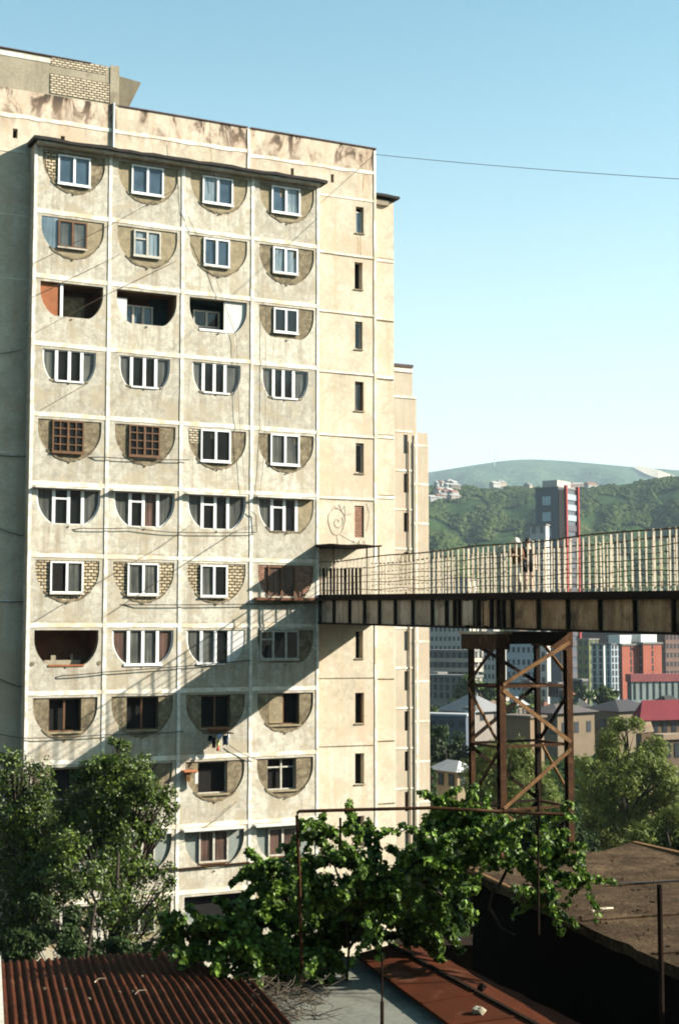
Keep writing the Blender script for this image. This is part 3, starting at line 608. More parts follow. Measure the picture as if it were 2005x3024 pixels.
for i in range(len(rings)-1):
    hi,lo=rings[i],rings[i+1]; up=(i%2==0)  # brace colours carry the sun and shade of each pier face
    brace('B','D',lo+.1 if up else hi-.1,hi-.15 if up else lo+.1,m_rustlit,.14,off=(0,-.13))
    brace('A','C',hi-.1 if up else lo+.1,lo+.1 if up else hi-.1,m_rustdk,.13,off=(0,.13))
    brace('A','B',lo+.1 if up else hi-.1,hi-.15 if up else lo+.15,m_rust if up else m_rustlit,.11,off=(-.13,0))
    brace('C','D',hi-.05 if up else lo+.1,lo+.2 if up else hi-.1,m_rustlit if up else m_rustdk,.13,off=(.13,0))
# ---------------------------------------------------------------- hills and the air in front of them
def ridge_mesh(name,prof,dist,base,d0,amp,nz,mat,label=None,kind='structure',steps=34,seed=1):
    r_=np.random.default_rng(seed); xs=np.linspace(prof[0][0],prof[-1][0],150); yt=np.interp(xs,[p[0] for p in prof],[p[1] for p in prof])
    yt=np.convolve(np.pad(yt,4,mode='edge'),np.ones(9)/9,'valid')
    mb=MB()
    for i,(px,py) in enumerate(zip(xs,yt)):
        a=(px-1002.5)/F; H=(1860-py)/F*dist
        for j in range(steps+1):
            t=j/steps; Y=d0+(dist-d0)*t; s=t**1.15 if t<=1 else 1
            h=base+(H-base)*(s*.75+.25*(t*t*(3-2*t)))
            h+=amp*math.sin(px*.013+t*5+seed)*math.sin(t*PI)+amp*.5*math.sin(px*.031+t*11)*math.sin(t*PI)+amp*.25*math.sin(px*.07-t*17)*math.sin(t*PI)
            mb.v.append((a*Y,Y,h))
        for j in range(5): t=(j+1)/5; Y=dist*(1+.25*t); mb.v.append((a*Y,Y,H*(1-t)+base*t))
    n=steps+6
    for i in range(len(xs)-1):
        for j in range(n-1): k=i*n+j; mb.f.append((k,k+n,k+n+1,k+1)); mb.m.append(0)
    o=mb.build(name,mat,smooth=True); tag(o,label,kind=kind); return o
m_wood=NT('wooded_slope'); k=m_wood.mix(m_wood.rng(m_wood.noise(.02,6,.65),.35,.68),(.022,.045,.015),(.05,.07,.025)); k=m_wood.mix(m_wood.rng(m_wood.noise(.07,5,.7),.40,.62),k,(.018,.038,.014)); k=m_wood.mix(m_wood.mul(m_wood.rng(m_wood.noise(.009,5,.7,dist=1.2),.60,.66),.6),k,(.20,.16,.09)); m_wood.bump(m_wood.noise(.06,5,.7),1.0,9); m_wood=m_wood.fin(k,1,.0)
m_hillfar=NT('far_hill_cover'); k=m_hillfar.mix(m_hillfar.rng(m_hillfar.noise(.004,6,.65),.35,.68),(.028,.055,.03),(.05,.075,.038)); m_hillfar.bump(m_hillfar.noise(.01,5,.7),1.0,40); m_hillfar=m_hillfar.fin(k,1,.0)
near=[(-400,1500),(600,1460),(1200,1440),(1262,1437),(1400,1440),(1580,1445),(1700,1448),(1780,1440),(1850,1428),(1920,1418),(2005,1412),(2300,1400),(3200,1440),(4200,1560)]
nh=ridge_mesh('hill',near,1500,-26,560,7,0,m_wood,seed=2)
far_ok=1
far=[(-400,1560),(700,1480),(1100,1410),(1240,1394),(1275,1398),(1330,1393),(1385,1375),(1440,1356),(1500,1351),(1600,1355),(1680,1358),(1760,1366),(1840,1376),(1880,1382),(1905,1379),(1960,1386),(2020,1384),(2300,1420),(3200,1500),(4200,1640)]
ridge_mesh('far_hill',far,4600,0,2200,30,0,m_hillfar,seed=5,steps=20)
# bare quarry scar on the far hill
from mathutils.bvhtree import BVHTree
fho=bpy.data.objects['far_hill']; bv=BVHTree.FromPolygons([v.co[:] for v in fho.data.vertices],[p.vertices[:] for p in fho.data.polygons])
q=MB(); qt=[(1868,1383,1387),(1885,1384,1396),(1900,1385,1404),(1920,1388,1412),(1940,1394,1418),(1960,1401,1422),(1980,1408,1424),(1995,1413,1424)]; qn=6; ok=True; pts=[]
for px,ya,yb in qt:
    for j in range(qn+1):
        d_=ray(px,ya+(yb-ya)*j/qn); h_=bv.ray_cast(Vector((0,0,0)),d_.normalized())[0]
        pts.append((h_ if h_ else at(px,ya,4300))+Vector((0,-8,6)))
for i in range(len(qt)-1):
    for j in range(qn): k=i*(qn+1)+j; q.f.append((k,k+1,k+qn+2,k+qn+1)); q.m.append(0)
q.v=[tuple(p) for p in pts]
tag(q.build('quarry',surf('quarry_rock',(.42,.35,.25),(.30,.25,.18),.01,.05)),kind='structure')
# tree crowns that make the slope's woodland
def crowns(name,n,fn,size,mat,seed):
    r_=np.random.default_rng(seed); ico=[]; bm=bmesh.new(); bmesh.ops.create_icosphere(bm,subdivisions=1,radius=1); base=np.array([v.co[:] for v in bm.verts]); fl=[tuple(v.index for v in f.verts) for f in bm.faces]; bm.free()
    V=[]
    for i in range(n):
        p,s=fn(r_); sc=s*size*r_.uniform(.55,1.25); j=base*(1+r_.uniform(-.28,.28,(len(base),1))); V.append(j*np.array([sc,sc,sc*r_.uniform(.7,1.0)])+np.array(p))
    return quads_obj(name,np.concatenate(V),len(base),mat,None,fl)
def prof_at(pr__,x): return float(np.interp(x,[p[0] for p in pr__],[p[1] for p in pr__]))
def hill_h(px,t):
    H=(1860-prof_at(near,px))/F*1500; h=-26+(H+26)*((t**1.15)*.75+.25*(t*t*(3-2*t)))
    return h+7*math.sin(px*.013+t*5+2)*math.sin(t*PI)+3.5*math.sin(px*.031+t*11)*math.sin(t*PI)+1.75*math.sin(px*.07-t*17)*math.sin(t*PI)
def fnw(r_):
    while True:
        px=r_.uniform(1150,2300); t=r_.uniform(.08,1.0)**.8
        if math.sin(px*.021+t*9)*math.sin(px*.0093-t*23+1)+.35*math.sin(px*.05+t*40)>-.32-.5*(t<.5) : break
    Y=560+940*t; return ((px-1002.5)/F*Y,Y,hill_h(px,t)+1.2),1
cw=crowns('woodland',17000,fnw,2.6,leafm('wood_crowns',(.024,.040,.013),(.062,.078,.028),.0,.95,.0),11); tag(cw,'dense green woodland covering the slope behind the city','woodland',kind='stuff')
# ---------------------------------------------------------------- farther tower of the same estate
Q=Vector((6.61,106,0)); ft=thing('apartment_tower','narrow cream panel tower with stepped top farther off, just right of the large block','apartment block',(Q.x,Q.y,0),TH)
b=MB(); hs=[]
for i,z in enumerate(np.arange(14.5,-18,-2.92)): hs.append(rect(-2.06,-1.70,z-1.42,z))
b.sheet(rect(-14,-.001,BASE-3,14.74),hs,0); b.add([(0,0,BASE-3),(0,12,BASE-3),(0,12,14.74),(0,0,14.74)],[(0,1,2,3)]); b.add([(-14,0,14.74),(0,0,14.74),(0,12,14.74),(-14,12,14.74)],[(0,1,2,3)]); b.add([(-14,0,BASE-3),(-14,12,BASE-3),(-14,12,14.74),(-14,0,14.74)],[(0,1,2,3)])
for h in hs: b.jamb(h,0,.3)
b.build('wall',m_far,ft)
b=MB(); b.box(-14,-.96,.003,9,14.742,17.37); b.box(-14,-1.30,-.02,9,17.372,19.6); b.build('upper_wall',m_far,ft)
b=MB(); b.box(-1.25,-.0,-.10,.0,BASE-3,14.0); b.build('corner_pier',m_far,ft)
b=MB()
for z in np.arange(14.74,-18,-2.92): strip(b,(-14,z),(-1.3,z),.12,-.002,.03); strip(b,(-1.25,z+.9 if False else z-1.0),(0,z-1.0),.14,-.10,.02)
strip(b,(-1.05,BASE),(-1.05,14.6),.16,-.10,.02); strip(b,(-2.9,BASE),(-2.9,14.6),.12,0,.03); b.box(-14,-.94,-.05,.001,17.25,17.40); b.box(-14,-1.27,-.08,-.021,19.2,19.45); b.build('painted_joint',m_jointw,ft)
b=MB(); b.box(-14,-1.25,-.1,9,19.602,19.8); b.build('rusty_cap',bpy.data.materials['rusty_cap'],ft)
b=MB(); b.tube([(-1.66,-.06,BASE),(-1.70,-.06,14.0)],.035,5); b.build('rusty_pipe',m_rust,ft)
for i,h in enumerate(hs):
    b=MB(); b.box(-2.06,-1.70,.2,.24,h[0][1],h[2][1]); b.build('pane',[m_pglass,m_cglass,m_dkglass,m_black,m_brglass][i%5],ft)
b=MB(); b.prism([(-2.75,4.2),(-2.3,5.6),(-1.5,5.6),(-1.4,3.4),(-2.5,3.2)],-.006,-.0); b.build('bare_plaster_patch',m_plast2,ft)

# ---------------------------------------------------------------- the city in the valley
def zpx(py,Y): return (1860-py)/F*Y
cw_mats={}
def cmat(c,kind='w'):
    if c not in cw_mats: cw_mats[c]=surf('city_wall_%d'%len(cw_mats),c,tuple(x*.8 for x in c),.15,1.2,island=0,fineamt=.2,streak=(tuple(x*.6 for x in c),.4))
    return cw_mats[c]
m_cwin=glassm('city_window',(.03,.036,.042),.15); m_cwinl=plain('city_window_frame',(.5,.5,.48),.6,.3)
def city(name,label,cat,pL,pC,pR,ptop,Y,pbase,a,wallc,roof=None,floors=5,nR=4,nL=3,ww=1.3,wh=1.4,roofc=(.2,.19,.18),band=None,mat=None,frame=False,fh=None,wz=.55,skipR=False,group=None,parapet=.5,sidec=None):
    a=R(a); C=at(pC,1700,Y); Cx=C.x; tR=(pR-1002.5)/F; tL=(pL-1002.5)/F
    lx=(tR*Y-Cx)/(math.cos(a)-tR*math.sin(a)) if pR>pC else 8; ly=(Cx-tL*Y)/(math.sin(a)+tL*math.cos(a)) if pL<pC-1 else 10
    zt=zpx(ptop,Y); zb=zpx(pbase,Y); o=thing(name,label,cat,(Cx,Y,zb),a,group); H=zt-zb
    wm=mat or cmat(wallc); b=MB()
    b.box(0,lx,0,ly,-4,H); b.build('wall',wm,o)
    if sidec: s=MB(); s.box(-.05,-.001,.0,ly,-4,H-.01); s.build('side_wall',cmat(sidec),o)
    fhh=fh or H/floors
    me=None
    if nR: ww=min(ww,.55*lx/nR) if lx/nR>.5 else ww
    if nL: ww=min(ww,.5*ly/nL) if ly/nL>.5 else ww
    def put(x,y,z,rot):
        nonlocal me
        if me is None:
            w=MB(); w.box(0,ww,-.06,.02,0,wh,0)
            me_o=w.build('window',m_cwin,o); me=me_o.data; me_o.location=(x,y,z); me_o.rotation_euler=(0,0,rot); return me_o
        w=bpy.data.objects.new('window',me); col.objects.link(w); w.parent=o; w.location=(x,y,z); w.rotation_euler=(0,0,rot); return w
    cnt=0
    for f in range(floors):
        z=H-(f+1)*fhh+fhh*(1-wz)-.2
        if z<-2: continue
        for k in range(nR):
            if cnt<96: x=lx*(k+.5)/nR-ww/2; put(x,0,z,0); cnt+=1
        for k in range(nL):
            if cnt<96: y=ly*(k+.5)/nL+ww/2; put(-.055,y,z,-PI/2); cnt+=1
        if band: s=MB(); s.box(-.5 if band[1] else -.02,lx+.02,-.9 if band[0] else -.1,ly,H-(f+1)*fhh-.10,H-(f+1)*fhh+.8 if band[0] else H-(f+1)*fhh+.1); s.build('balcony_band',cmat(band[2]),o)
    if roof is None:
        r=MB(); r.box(-.25,lx+.25,-.25,ly+.25,H+.002,H+parapet); r.build('parapet',cmat(roofc),o)
    elif roof[0]=='hip':
        rh=roof[1]; e=.6; r=MB(); ins=min(lx,ly)*.45
        r.add([(-e,-e,H),(lx+e,-e,H),(lx+e,ly+e,H),(-e,ly+e,H),(ins,ly/2,H+rh),(lx-ins,ly/2,H+rh)] if lx>ly else [(-e,-e,H),(lx+e,-e,H),(lx+e,ly+e,H),(-e,ly+e,H),(lx/2,ins,H+rh),(lx/2,ly-ins,H+rh)],
              [(0,1,5,4),(2,3,4,5),(3,0,4),(1,2,5),(0,3,2,1)] if lx>ly else [(0,4,5,3),(1,2,5,4),(0,1,4),(2,3,5),(0,3,2,1)])
        r.build('roof',cmat(roofc),o)
    return o,lx,ly,H
# tall dark tower with red fins
o,lx,ly,H=city('office_tower','tall charcoal tower with red vertical fins rising above the bridge','tower',1583,1650,1704,1440,463,2060,52,(.035,.042,.055),floors=18,nR=0,nL=0,mat=glassm('charcoal_cladding',(.045,.055,.075),.45))
for k in range(6):
    for j in range(2): b=MB(); b.box(-.12,-.003,ly*(.33+.17*j),ly*(.33+.17*j)+1.6,H-5.5-k*5.2,H-2.6-k*5.2); b.build('window',cmat((.45,.55,.60)),o)
b=MB(); b.box(0,lx*.30,-.25,-.003,-2,H-.5); b.build('dark_strip',m_black,o)
for x in (.32,.97): b=MB(); b.box(lx*x,lx*x+.9,-.9,-.003,-2,H+1.2); b.build('red_fin',cmat((.36,.05,.045)),o)
for f in range(18):
    b=MB(); b.box(lx*.32+.95,lx*.97-.05,-.3,-.003,H-(f+1)*3.45,H-(f+1)*3.45+1.9); b.build('glazed_floor',cmat((.34,.42,.44) if f<3 else (.10,.09,.10)),o)
b=MB(); b.box(lx*.0+1,lx*.8,ly*.1,ly*.75,H+.5,H+2.8); b.build('plant_room',cmat((.5,.47,.42)),o)
city('office_block','light grey narrow tower block with few small windows, in front of the charcoal tower','tower',1565,1612,1622,1552,425,2070,62,(.50,.48,.44),floors=14,nR=0,nL=2,ww=1.0,wh=2.0)
city('apartment_block','light blue-grey slab block with many windows, directly behind the bridge pier','apartment block',1492,1580,1590,1868,400,2050,64,(.40,.44,.46),floors=5,nR=1,nL=6,ww=1.2,wh=1.5)
city('apartment_block','dim grey block with balconies low behind the left legs of the pier','apartment block',1425,1470,1500,1880,420,2040,50,(.42,.40,.36),floors=6,nR=3,nL=4,ww=1.2,wh=1.4)
city('apartment_block','wide beige block with a grid of dark windows, seen through the bridge fence','apartment block',1255,1385,1412,1712,440,1930,58,(.48,.44,.37),floors=8,nR=2,nL=10,ww=1.5,wh=1.3,band=None)
city('apartment_block','low block with pale balcony bands left of the pier, above the dark garage roof','apartment block',1240,1383,1410,1925,330,2010,60,(.20,.18,.16),floors=3,nR=2,nL=8,ww=1.8,wh=1.3,band=(1,1,(.46,.40,.32)))
city('office_building','low grey-green building with a flat roof left of the pier','building',1240,1400,1420,2000,290,2070,62,(.27,.24,.20),floors=3,nR=1,nL=9,ww=1.4,wh=1.2)
city('apartment_block','dark reddish-brown brick block spread across the right edge behind the red towers','apartment block',1700,1960,2060,1872,470,2030,30,(.19,.11,.085),floors=6,nR=9,nL=7,ww=1.6,wh=1.5,band=(0,0,(.26,.18,.14)))
city('apartment_block','brown block with a pale top strip directly right of the pier','apartment block',1700,1735,1762,1890,440,2050,45,(.15,.17,.07),floors=6,nR=2,nL=2,ww=1.2,wh=1.4)
city('apartment_block','pale twin apartment block with a column of balconies, left of the red towers','apartment block',1742,1778,1790,1905,380,2060,55,(.60,.60,.56),floors=8,nR=1,nL=2,ww=1.6,wh=1.5,band=None)
city('apartment_block','blue-grey narrower half of the pale twin block, against the red tower','apartment block',1782,1800,1828,1903,372,2060,35,(.42,.48,.52),floors=8,nR=3,nL=1,ww=1.0,wh=1.4)
o,lx,ly,H=city('apartment_block','salmon red tower block with white roof boxes, left one of the red pair','apartment block',1822,1832,1884,1906,355,2075,33,(.36,.105,.065),floors=8,nR=1,nL=1,ww=.5,wh=1.4); b=MB(); b.box(.3,lx*.7,1,5,H+.5,H+2.6); b.build('roof_box',m_white,o)
o,lx,ly,H=city('apartment_block','salmon red tower block right one of the red pair, with a dark seam','apartment block',1880,1894,1948,1902,357,2075,33,(.36,.105,.065),floors=8,nR=1,nL=1,ww=.5,wh=1.4); b=MB(); b.box(.3,lx*.9,1,5,H+.5,H+2.4); b.build('roof_box',m_white,o)
city('school_building','low glass and grey-green building with a pinkish red roof below the red towers','building',1845,1858,2080,2012,300,2075,18,(.28,.33,.31),floors=2,nR=12,nL=2,ww=2.2,wh=2.6,roofc=(.30,.09,.09),parapet=1.6)
city('brick_house','stone house with a dark hipped roof and dark openings right of the pier','house',1725,1820,1930,2098,212,2178,38,(.22,.165,.105),('hip',1.5),floors=1,nR=3,nL=3,ww=1.3,wh=1.7,roofc=(.055,.05,.055),fh=3.4,wz=.8)
city('brick_house','stone house with a grey-brown roof directly behind the pier','house',1552,1640,1748,2104,205,2180,40,(.20,.15,.095),('hip',1.2),floors=1,nR=3,nL=3,ww=1.2,wh=1.6,roofc=(.11,.09,.085),fh=3.4,wz=.8)
city('house','long house with a crimson metal roof and wooden walls at the right edge','house',1868,1885,2100,2124,190,2215,20,(.17,.105,.06),('hip',2.6),floors=2,nR=8,nL=1,ww=1.1,wh=1.5,roofc=(.20,.025,.035),fh=2.6)
b=thing('roof_board','pale wooden board leaning under the crimson roof','board',tuple(at(1900,2140,184))); q=MB(); p=[at(1865,2135,184),at(1921,2131,184),at(1930,2160,183),at(1876,2166,183)]; q.add([tuple(x) for x in p]+[tuple(x+Vector((0,.2,0))) for x in p],[(0,1,2,3),(7,6,5,4),(0,4,5,1),(1,5,6,2),(2,6,7,3),(3,7,4,0)]); q.build('board',surf('pale_wood',(.55,.38,.24),(.45,.30,.19),.5,2),b)
city('brick_house','low brown brick outbuilding with a flat rim, seen between the pier legs','house',1478,1560,1600,2118,150,2190,45,(.24,.165,.10),floors=1,nR=0,nL=0,roofc=(.16,.12,.09),parapet=.25)
city('house','house with a pale grey metal roof left of the pier legs','house',1300,1400,1482,2100,235,2140,40,(.30,.26,.22),('hip',2.6),floors=1,nR=2,nL=3,ww=1.2,wh=1.2,roofc=(.24,.24,.245))
city('garage_building','long low building with bluish dark wall under the pale roofs, left edge of the valley','building',1235,1372,1390,2112,215,2165,66,(.10,.12,.15),floors=1,nR=0,nL=5,ww=1.4,wh=1.0,roofc=(.45,.46,.46),parapet=.3)
city('white_building','small white flat-roofed annex beside the pier in the valley','house',1370,1382,1400,2095,222,2150,30,(.70,.70,.68),floors=1,nR=0,nL=0)
city('cottage','small beige cottage with a grey gabled roof between dark trees left of the pier','house',1284,1346,1384,2272,118,2350,35,(.32,.25,.16),('hip',.8),floors=1,nR=1,nL=2,ww=.9,wh=1.0,roofc=(.46,.48,.50),fh=1.9)
city('brick_house','brown brick house glimpsed through the willow crowns','house',1850,1905,1930,2240,120,2360,40,(.22,.14,.085),floors=3,nR=1,nL=3,ww=.9,wh=1.2,fh=2.6)
city('brick_house','dark brick building with pale window frames behind the willows at the right edge','building',1925,1950,2120,2180,140,2420,25,(.16,.11,.075),floors=4,nR=7,nL=1,ww=1.0,wh=1.4,fh=2.8,roofc=(.3,.22,.15))
city('apartment_block','greyish block behind the twin block with tiny windows at the foot of the slope','apartment block',1640,1700,1740,1885,520,1990,45,(.34,.33,.31),floors=6,nR=5,nL=5,ww=1.3,wh=1.4)
city('apartment_block','pale distant block with orange roof strip at the right, under the girder','apartment block',1830,1900,1990,1868,560,1960,35,(.48,.42,.36),floors=5,nR=7,nL=5,ww=1.4,wh=1.4,roofc=(.4,.2,.12))
gr=random.Random(9)
gc=[(.42,.38,.32),(.34,.30,.25),(.48,.47,.44),(.30,.18,.13),(.36,.36,.36),(.44,.33,.25)]
names_=['beige','drab brown','pale grey','dull brick red','mid grey','faded salmon']
for i,(px,top,Y,w) in enumerate([(1275,1820,600,60),(1420,1800,620,50),(1455,1840,520,36),(1530,1800,640,50),(1650,1815,610,60),(1715,1850,560,40),(1760,1840,640,60),(1850,1830,620,70),(1930,1822,600,60),(1985,1840,560,50),(1640,2020,300,40),(1710,2010,330,34),(1480,2030,300,40),(1290,1990,320,50),(1560,2010,330,40)]):
    k=i%6; city('apartment_block',names_[k]+' distant block '+['by the edge of the large tower','left of the lattice pier','behind the pier legs','behind the pier cap','right of the pier, under the girder','beside the yellow-green block','above the pale twin block','above the salmon towers','above the right salmon tower','at the far right under the girder','at the pier foot, right of its legs','before the yellow-green block','between the left pier legs','above the pale metal roofs','between the right pier legs'][i],'apartment block',px-w*.55,px,px+w*.5,top,Y,2060 if top>1950 else 1960,gr.uniform(35,60),gc[k],floors=5 if top<1950 else 3,nR=5,nL=5,ww=1.3,wh=1.3,group='distant blocks of the valley city')
for i,(px,top,Y,w) in enumerate([(1700,2085,250,50),(1790,2072,270,44),(1600,2095,240,44),(1520,2080,260,44),(1450,2092,250,40),(1960,2075,290,70),(1660,2050,300,40)]):
    city('house','low house with a '+['dark','grey','rusty','pale','brown','black','reddish'][i]+' roof in the row behind the stone houses','house',px-w*.6,px,px+w*.6,top,Y,2150,gr.uniform(30,55),[(.20,.155,.105),(.24,.195,.14)][i%2],('hip',1.5),floors=1,nR=2,nL=2,ww=1.2,wh=1.3,roofc=[(.05,.05,.05),(.2,.2,.2),(.2,.09,.05),(.4,.4,.4),(.14,.09,.06),(.03,.03,.03),(.22,.08,.06)][i],fh=3.2)
# small houses on the plateau below the far hill
hr=random.Random(5); hm=[cmat((.42,.40,.36)),cmat((.34,.29,.23)),cmat((.46,.46,.44))]; 
proto=None
for i in range(26):
    px=hr.choice([hr.uniform(1265,1345),hr.uniform(1265,1480),hr.uniform(1480,1760),hr.uniform(1265,1345)]); t=1-hr.random()**1.5*(.16 if px<1350 else .05); Y=560+940*t; z=hill_h(px,t)+(1.5 if t<.97 else 3.5); X=(px-1002.5)/F*Y
    lab=['white','tan','pale grey'][i%3]+' tiny house '+('low on the wooded slope' if t<.95 else 'on the crest of the slope')+(' near the tower edge' if px<1350 else ' farther right' if px<1580 else ' right of the charcoal tower')
    wx=hr.uniform(7,13); o=thing('house',lab,'house',(X,Y,z-1),R(hr.uniform(20,60)),group='tiny houses on the wooded slope')
    b=MB(); b.box(0,wx,0,7,0,4.6 if t>.97 else 6); b.build('wall',hm[i%3],o); h0=4.6 if t>.97 else 6
    b=MB(); b.add([(-.5,-.5,h0),(wx+.5,-.5,h0),(wx+.5,7.5,h0),(-.5,7.5,h0),(-.5,3.5,h0+2.2),(wx+.5,3.5,h0+2.2)],[(0,1,5,4),(2,3,4,5),(0,4,3),(1,2,5),(0,3,2,1)]); b.build('roof',cmat([(.3,.14,.1),(.3,.28,.26),(.45,.42,.4)][i%3]),o)
mt=at(1460,1345,4500); b=MB(); b.tube([(mt.x,mt.y,mt.z-35),(mt.x,mt.y,mt.z+16)],[1.6,.8],5); tag(b.build('radio_mast',plain('mast_grey',(.3,.3,.3))),'thin grey radio mast on top of the far hill','mast')
# ---------------------------------------------------------------- trees, willows, vines
def leaves(name,blobs,n,size,mat,parent,seed,shape='oval',shell=.55,droop=0,gap=.0,aspect=1.9):
    """blobs: (cx,cy,cz,rx,ry,rz,weight)"""
    r_=np.random.default_rng(seed); B=np.array(blobs,float); w=B[:,6]*B[:,3]*B[:,5]; w=w/w.sum(); idx=r_.choice(len(B),size=n,p=w)
    d=r_.normal(size=(n,3)); d/=np.linalg.norm(d,axis=1)[:,None]; rad=shell+(1.08-shell)*r_.random(n)**.7; rad*=np.where(r_.random(n)<.12,r_.uniform(1.05,1.45,n),1)
    b=B[idx]; P=b[:,:3]+d*rad[:,None]*b[:,3:6]
    if gap:
        g=np.sin(P[:,0]*3.1/b[:,3].mean()+seed)*np.sin(P[:,1]*2.7/b[:,3].mean())*np.sin(P[:,2]*3.7/b[:,3].mean()+1.3)+.5*np.sin(P[:,0]*7.3/b[:,3].mean()+P[:,2]*6.1/b[:,3].mean())
        k=g>-gap*0-.9+gap; P=P[k]; d=d[k]; n=len(P)
    nrm=d+r_.normal(size=(n,3))*.75+np.array([.25,0,.45]); nrm/=np.linalg.norm(nrm,axis=1)[:,None]
    t=np.cross(nrm,r_.normal(size=(n,3))); t/=np.linalg.norm(t,axis=1)[:,None]
    if droop: t=t*(1-droop)+np.array([0,0,-1])*droop; t-=nrm*(t*nrm).sum(1)[:,None]; t/=np.linalg.norm(t,axis=1)[:,None]
    s=np.cross(nrm,t); L=size*r_.uniform(.6,1.3,n)[:,None]; Wd=L/aspect
    if shape=='oval':
        V=np.stack([P-t*L*.5,P+s*Wd*.5+nrm*L*.08,P+t*L*.5,P-s*Wd*.5+nrm*L*.08],1); return quads_obj(name,V.reshape(-1,3),4,mat,parent)
    # lobed vine leaf folded on its midrib
    k=[(-.42,0,0),(-.5,.30,.10),(-.12,.50,.16),(.0,.33,.10),(.28,.42,.12),(.55,0,0),(.28,-.42,.12),(.0,-.33,.10),(-.12,-.50,.16),(-.5,-.30,.10)]
    V=np.stack([P+t*L*a+s*L*b_+nrm*L*c for a,b_,c in k],1)
    return quads_obj(name,V.reshape(-1,3),10,mat,parent,[(0,1,2,3,4,5),(0,5,6,7,8,9)])
def blobs_px(l,Y,dy=.0,fl=.8,seed=0):
    r_=random.Random(seed); o=[]
    for e in l:
        x,y,rp=e[:3]; w=e[3] if len(e)>3 else 1; Yb=Y+r_.uniform(-dy,dy); p=at(x,y,Yb); rr=rp*Yb/F; o.append((p.x,p.y,p.z,rr,rr*1.0,rr*fl,w))
    return o
def clump(B,k,f,seed):
    r_=random.Random(seed+99); o=[]
    for b in B:
        for _ in range(k):
            d=Vector((r_.gauss(0,1),r_.gauss(0,1),r_.gauss(0,1))).normalized()*r_.uniform(.3,1.0); q=f*r_.uniform(.6,1.3)
            o.append((b[0]+d.x*b[3],b[1]+d.y*b[4],b[2]+d.z*b[5],b[3]*q,b[4]*q,b[5]*q,b[6]))
    return o
def sprigs(B,seed):
    r_=random.Random(seed+5); o=[]
    for b in B:
        for _ in range(3):
            d=Vector((r_.uniform(-1,1),r_.uniform(-1,.6),r_.uniform(-.7,1))).normalized(); p=Vector(b[:3])+d*b[3]*.8; L=r_.uniform(.18,.42)
            for k in range(7): t=k/6; q=p+d*L*t+Vector((0,0,-.25*L*t*t)); o.append((q.x,q.y,q.z,.045,.045,.045,b[6]*1.1))
    return o
def limbs(mb,base,top,blobs,r0,seed,n=None):
    r_=random.Random(seed); base=Vector(base); top=Vector(top); pts=[base+(top-base)*t+Vector((r_.uniform(-1,1),r_.uniform(-1,1),0))*r0*1.2*(0<t<1) for t in (0,.25,.5,.75,1)]
    mb.tube(pts,[r0,r0*.85,r0*.7,r0*.5,r0*.25],7)
    for b in (blobs if n is None else blobs[:n]):
        c=Vector(b[:3]); k=max(.15,min(.85,(c.z-base.z)/(top.z-base.z+1e-6)-.25)); s=base+(top-base)*k; m=(s+c)/2+Vector((r_.uniform(-1,1),0,-.4))*b[3]*.3
        mb.tube([s,m,c],[r0*.38,r0*.24,r0*.08],5)
        for _ in range(4): e=c+Vector((r_.uniform(-1,1)*b[3],r_.uniform(-1,1)*b[4],r_.uniform(-.4,1)*b[5])); mb.tube([m,(m+e)/2+Vector((0,0,.05*b[3])),e],[r0*.14,r0*.09,r0*.03],4)
def tree(name,label,cat,px,Y,bl,n,size,mat,seed,r0=.16,gap=0.,dy=1,fl=.85,droop=0,base=None,group=None,aspect=1.9,shell=.35):
    B0=blobs_px(bl,Y,dy,fl,seed); B=clump(B0,8,.56,seed); p=at(px,1860,Y); z0=float(gh(0,Y)) if base is None else base
    t=thing(name,label,cat,(p.x,Y,z0),0,group); tz=max(b[2] for b in B)
    m=MB(); tx=np.mean([b[0] for b in B]); limbs(m,(p.x,Y,z0-.3),(tx,Y,tz-.2*(tz-z0)*.3),B0,r0,seed); m.build('trunk',m_bark,t,smooth=True)
    leaves('crown',B,n,size,mat,t,seed,gap=gap,droop=droop,aspect=aspect,shell=shell); return t
tree('leafy_tree','dark green poplar-like tree at the left edge in front of the tower','tree',30,37,[(40,2255,45),(90,2290,60),(25,2330,75),(120,2360,80),(60,2430,90),(160,2440,80),(20,2500,90),(130,2520,90),(200,2500,60),(50,2600,100),(150,2600,90),(20,2700,90),(110,2690,80),(190,2620,50),(60,2780,80,.7)],36000,.095,m_leaf,21,gap=.4,dy=.8)
tree('leafy_tree','taller forked tree with a pointed crown covering the tower\'s second window column','tree',345,35.5,[(350,2195,30),(345,2245,55),(285,2290,60),(400,2270,55),(440,2320,60),(340,2340,75),(250,2360,65),(480,2350,45),(420,2400,70),(300,2420,80),(210,2420,50),(380,2470,70,.8),(460,2440,50,.7),(250,2500,70,.7),(500,2390,30)],32000,.09,m_leaf,22,gap=.4,dy=.6)
tree('leafy_tree','loose twiggy small tree with sparse lower leaves under the forked tree','tree',350,33.5,[(320,2570,70),(400,2560,60),(470,2590,45,.8),(260,2600,60),(370,2640,70,.7),(470,2660,45,.5),(215,2500,55),(190,2570,50),(300,2690,70,.6),(420,2720,60,.5),(240,2720,60,.5),(350,2780,80,.5),(500,2610,25)],15000,.09,m_leaf,23,r0=.12,gap=.55)
tree('dark_shrub','low dark shrub thicket along the foot of the tower behind the corrugated roof','shrub',250,32,[(40,2790,60),(130,2760,50),(200,2810,60),(290,2830,50),(360,2800,45),(440,2820,45),(500,2790,35),(220,2720,40),(120,2680,40),(520,2740,25)],15000,.10,m_dleaf,24,r0=.10,gap=.2)
